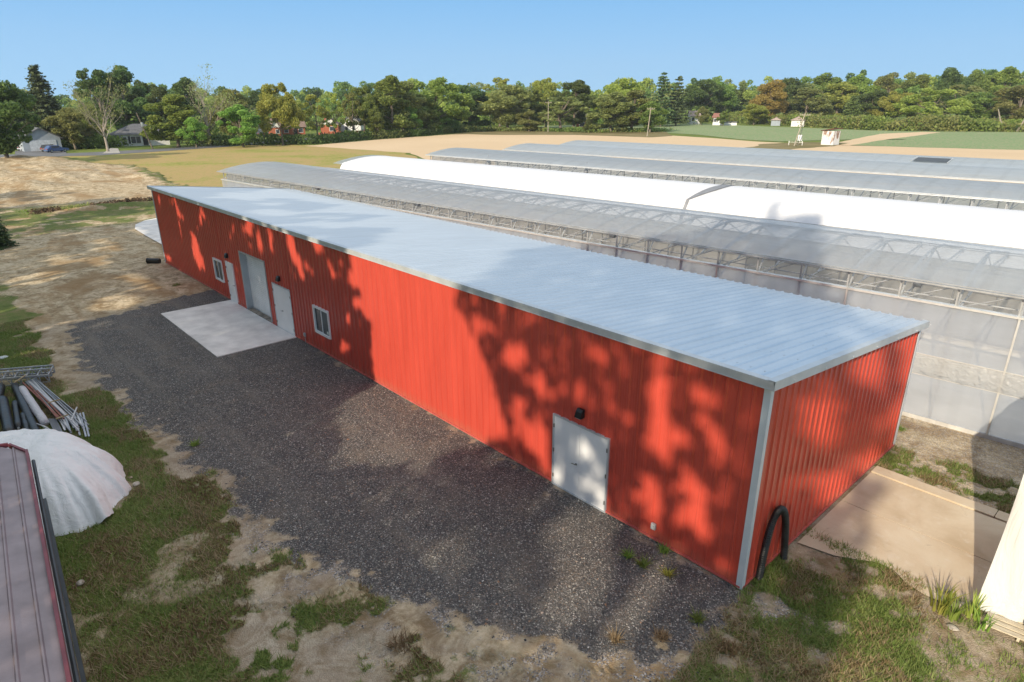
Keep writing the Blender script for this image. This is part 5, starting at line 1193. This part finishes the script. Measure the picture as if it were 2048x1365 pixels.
house_far(702,266,40,3.4,2.6,9,'gable_front',SIDING,ROOFG,'white gabled house right of the brick houses',-10,wins=[(-.4,1.0,1.,2.2,False),(.3,1.0,1.,2.2,False)])
house_far(518,268,44,2.5,1.4,6,'gable_side',SIDING,ROOFG,'low white outbuilding behind the parked van',0,name='outbuilding',cat='outbuilding')
house_far(958,243,34,3.0,1.4,9,'gable_side',REDS,ROOFG,'low red barn far behind the leaning olive tree',5,name='red_barn',cat='barn')
house_far(987,244,16,3.6,1.6,6,'gable_front',SIDING,ROOFG,'small white building with a dark doorway, next to the low red barn',0,doors=[(.2,1.4,2.6,DARKSH)],name='outbuilding',cat='outbuilding')
house_far(1163,238,20,3.2,2.2,7,'gable_side',BRICK,ROOFT,'brick and white house glimpsed between trees above the small dark cedar',0,wins=[(.1,2.0,.8,2.3,False)],dist=275)
house_far(1391,230,19,3.8,2.0,7,'gable_side',SIDING,ROOFT,'white cottage with tan roof at the far side of the crop field',12,wins=[(-.4,1.2,1.4,3.0,False)],dist=330)
house_far(1434,236,15,3.4,1.5,6,'gable_side',SIDING,ROOFR,'small white house with a red roof at the far side of the crop field',-12,wins=[(-.4,1.0,1.4,2.8,True)],dist=318)
house_far(1462,238,24,1.1,.3,2,'gable_side',SIDING,ROOFG,'long low white wall beneath the layered evergreen',0,dist=317,name='low_wall',cat='wall',over=.1)
house_far(1552,241,17,2.2,1.3,4,'hip',GSID,ROOFT,'small tan-roofed shed showing above the brush',0,dist=318,name='garden_shed',cat='shed')
house_far(1596,243,24,2.4,1.6,5,'hip',SIDING,ROOFT,'white shed with pale hip roof showing above the brush behind the leaning pole',0,dist=310,name='garden_shed',cat='shed')
m,nt,out=newmat('peeling_white'); p=N(nt,'BsdfPrincipled'); v=coord(nt,True); mp=nt.nodes.new('ShaderNodeMapping'); mp.inputs['Scale'].default_value=(1,1,.3); nt.links.new(v,mp.inputs['Vector'])
sz=nt.nodes.new('ShaderNodeSeparateXYZ'); nt.links.new(v,sz.inputs[0])
f=math_(nt,'ADD',noise(nt,mp.outputs[0],1.6,4,.6),math_(nt,'MULTIPLY',sz.outputs[2],.06)); nt.links.new(ramp(nt,f,[(.60,(.74,.74,.75)),(.70,(.28,.17,.12))]),p.inputs['Base Color']); p.inputs['Roughness'].default_value=.8; nt.links.new(p.outputs[0],out.inputs[0]); PEEL=m
house_far(1653,290,24,3.2,.5,3.,'shed',PEEL,pmat('rusty_roof',(.16,.055,.04),.8,0,.3,2),'white pump shed with peeling paint and rusty sloping roof on the field',-28,name='pump_shed',cat='shed',over=.2)
# vehicles
def car(px,base,paint,label,rot,L_=4.5,Wc=1.8,Hc=1.5,van=False):
    p=at(px,base); e=empty('parked_car',(float(p[0]),float(p[1]),.02),faceang(p)+R(rot),label,'car','cars parked at the houses')
    pm=pmat('car_paint',paint,.25,.3,.02,1,coat=.6)
    # body side profile extruded
    def ext(P,w,name,mat,par,inset=0):
        mb=MB(); n=len(P); mb.v=[(x,-w/2+(inset if z>.95 else 0),z) for x,z in P]+[(x,w/2-(inset if z>.95 else 0),z) for x,z in P]
        mb.f=[tuple(range(n))[::-1],tuple(range(n,2*n))]+[(i,(i+1)%n,(i+1)%n+n,i+n) for i in range(n)]; return mb.build(name,mat,par)
    h=L_/2
    body=ext([(-h,.35),(-h+.05,.75),(-h+.25,.92),(-h+1.0,.96),(h-1.35 if not van else h-.6,.98),(h-.25,.86),(h,.62),(h-.02,.33)],Wc,'body',pm,e)
    top=ext([(-h+.25,.93),(-h+.75,Hc-.06),(-h+1.1,Hc),(h-2.1 if not van else h-1.3,Hc),(h-1.25 if not van else h-.6,.96)],Wc-.08,'cabin',pm,e,.12)
    MB().box(-h+.95,-Wc/2-.0,.98,h-1.95,Wc/2+.0,Hc-.14).build('side_window',GLS,e)
    for sx in (-h+.85,h-.9):
        for sy in (-1,1):
            w=MB(); w.tube([(sx,sy*(Wc/2-.2),.33),(sx,sy*(Wc/2+.01),.33)],.33,14); wo=w.build('wheel',BLACK,e); MB().tube([(sx,sy*(Wc/2+.01),.33),(sx,sy*(Wc/2+.03),.33)],.19,10).build('rim',CHROME,wo)
    for sy in (-.6,.6): MB().box(h-.06,sy-.2,.58,h+.01,sy+.2,.74).build('headlight',pmat('headlight',(.8,.8,.8),.2),e); MB().box(-h-.01,sy-.2,.66,-h+.05,sy+.2,.82).build('tail_light',pmat('tail_light',(.4,.02,.02),.3),e)
    return e
car(51,301,(.55,.55,.56),'silver hatchback parked left of the garage door',70)
car(114,305,(.05,.10,.26),'blue car parked in front of the garage',25)
car(101,303,(.05,.055,.06),'dark car half hidden behind the blue one',60)
car(523,272,(.10,.11,.12),'dark van parked beside the low white outbuilding',80,4.8,2.,2.1,True)
car(826,262,(.04,.04,.045),'black car behind the tree trunks at the middle of the tree line',10)
car(806,264,(.5,.5,.5),'pale car left of the black one behind the trunks',10)
# poles
POLE=pmat('grey_pole_wood',(.40,.36,.30),.9,0,.15,2)
def pole(px,base,tx,ty,label,arm=True,rad=.15,box=None,col=POLE):
    p=at(px,base); h=toph(px,ty,p); d=dep(p); dx=(tx-px)*d/FPX; e=empty('utility_pole',(float(p[0]),float(p[1]),0),faceang(p),label,'utility pole')
    mb=MB(); mb.tube([(0,0,-.3),(dx,0,h)],[rad,rad*.7],8); mb.build('post',col,e)
    if arm: 
        mb=MB(); mb.bar((dx-1.2,-.1,h-.5),(dx+1.2,-.1,h-.5),.12); 
        for xx in (-1.05,-.5,.5,1.05): mb.tube([(dx+xx,-.1,h-.45),(dx+xx,-.1,h-.15)],.06,6)
        mb.build('crossarm',col,e)
    if box: MB().tube([(dx*.8+.35,-.2,h*.62),(dx*.8+.35,-.2,h*.62+.9)],.28,10).build('transformer',pmat('transformer_grey',(.4,.45,.45),.4),e)
    return e
pole(306,298,289,225,'leaning brown pole in front of the white ranch house',False,.17,True,BARK)
pole(404,292,402,276,'short pale post by the road right of the ranch house',False,.10)
pole(1294,273,1298,215,'single grey pole with a short crossarm at the corner of the tilled field')
pole(1096,264,1096,203,'taller of two poles standing by the twiggy brown tree')
pole(1088,263,1090,228,'shorter thin brown pole left of the taller one',False,.09,None,BARK)
pole(1588,292,1600,226,'leaning meter pole beside the pump shed',True,.14)
pole(1594,291,1602,238,'thinner pole leaning together with the meter pole',False,.08)
pole(981,259,980,229,'pale pole before the low red barn',False,.13)
p=at(1598,290); e=empty('meter_box',(float(p[0]),float(p[1]),0),faceang(p),'white metal meter cabinet on a post by the leaning pole','meter box'); MB().box(-.45,-.2,.9,.45,.2,2.3).build('cabinet',WHITE,e); MB().box(-.06,-.06,0,.06,.06,.9).build('post',POLE,e)
e=empty('rail_fence',(float(p[0]),float(p[1])-2,0),faceang(p),'low white rail fence in front of the meter cabinet','fence'); mb=MB()
mb.bar((-1.6,0,.7),(1.6,0,.7),.07); mb.build('rail',WHITE,e)
for xx in (-1.5,1.5): MB().box(xx-.05,-.05,-.1,xx+.05,.05,1.0).build('post',WHITE,e)
a,b=at(640,273),at(730,268); d=Vector((float(b[0]-a[0]),float(b[1]-a[1]),0)); n=12; e=empty('garden_wall',(float(a[0]),float(a[1]),0),math.atan2(d.y,d.x),'low orange brick garden wall with pillars before the brick houses','garden wall')
MB().box(0,-.1,0,d.length,.1,.55).build('wall',BRICK,e)
for i in range(n): MB().box(i*d.length/(n-1)-.25,-.25,0,i*d.length/(n-1)+.25,.25,1.15).build('pillar',BRICK,e)
mb=MB(); a,b=fr(1022,261),fr(1062,262)
mb.tube([a+Vector((0,0,.4)),a.lerp(b,.5)+Vector((0,0,1.0)),b+Vector((0,0,.3))],[.35,.25,.12],7); mb.tube([a.lerp(b,.3)+Vector((0,0,.6)),a.lerp(b,.5)+Vector((1,-3,.1))],[.2,.08],6)
tag(mb.build('fallen_limb',PALEB),'bleached fallen limb on the grass under the leaning tree','fallen limb')
mb=MB(); a=at(2008,263)
for (q,lean_,h_) in ((a,-.55,9),(at(2034,264),.35,8)):
    q=Vector((float(q[0]),float(q[1]),0)); rv=Vector((R_[0],R_[1],0)); mb.tube([q,q+rv*lean_*4+Vector((0,0,3.5)),q+rv*lean_*7+Vector((0,0,h_*.8))],[.38,.28,.14],7)
tag(mb.build('bent_trunks',PALEB),'pair of pale bent trunks at the crop edge near the right frame edge','tree trunks')
# blue-green chain-link line along the far crop edge
a,b=at(1500,247),at(2060,264); d=Vector((float(b[0]-a[0]),float(b[1]-a[1]),0)); e=empty('wire_fence',(float(a[0]),float(a[1])-.5,0),math.atan2(d.y,d.x),'thin wire fence along the far edge of the crop field','fence')
n=60
for zz in (.4,.9,1.4): pass
mb=MB(); [mb.bar((0,0,zz),(d.length,0,zz),.04) for zz in (.5,1.0,1.5)]; mb.build('wires',pmat('fence_wire',(.35,.42,.4),.5),e)
pm_=MB().box(-.05,-.05,0,.05,.05,1.7).build('post',POLE,e)
for i in range(1,n):
    c=pm_.copy(); C.objects.link(c); c.parent=e; c.location=(i*d.length/n,0,0)
# ------------------------------------------------------------------ air
hz=MB(); hz.box(-640,-110,-2,330,760,62); m,nt,out=newmat('air'); pv=nt.nodes.new('ShaderNodeVolumePrincipled'); pv.inputs['Color'].default_value=(.86,.92,.98,1); pv.inputs['Density'].default_value=.00018; pv.inputs['Anisotropy'].default_value=.2
nt.links.new(pv.outputs[0],out.inputs['Volume']); tag(hz.build('haze',m),kind='stuff')
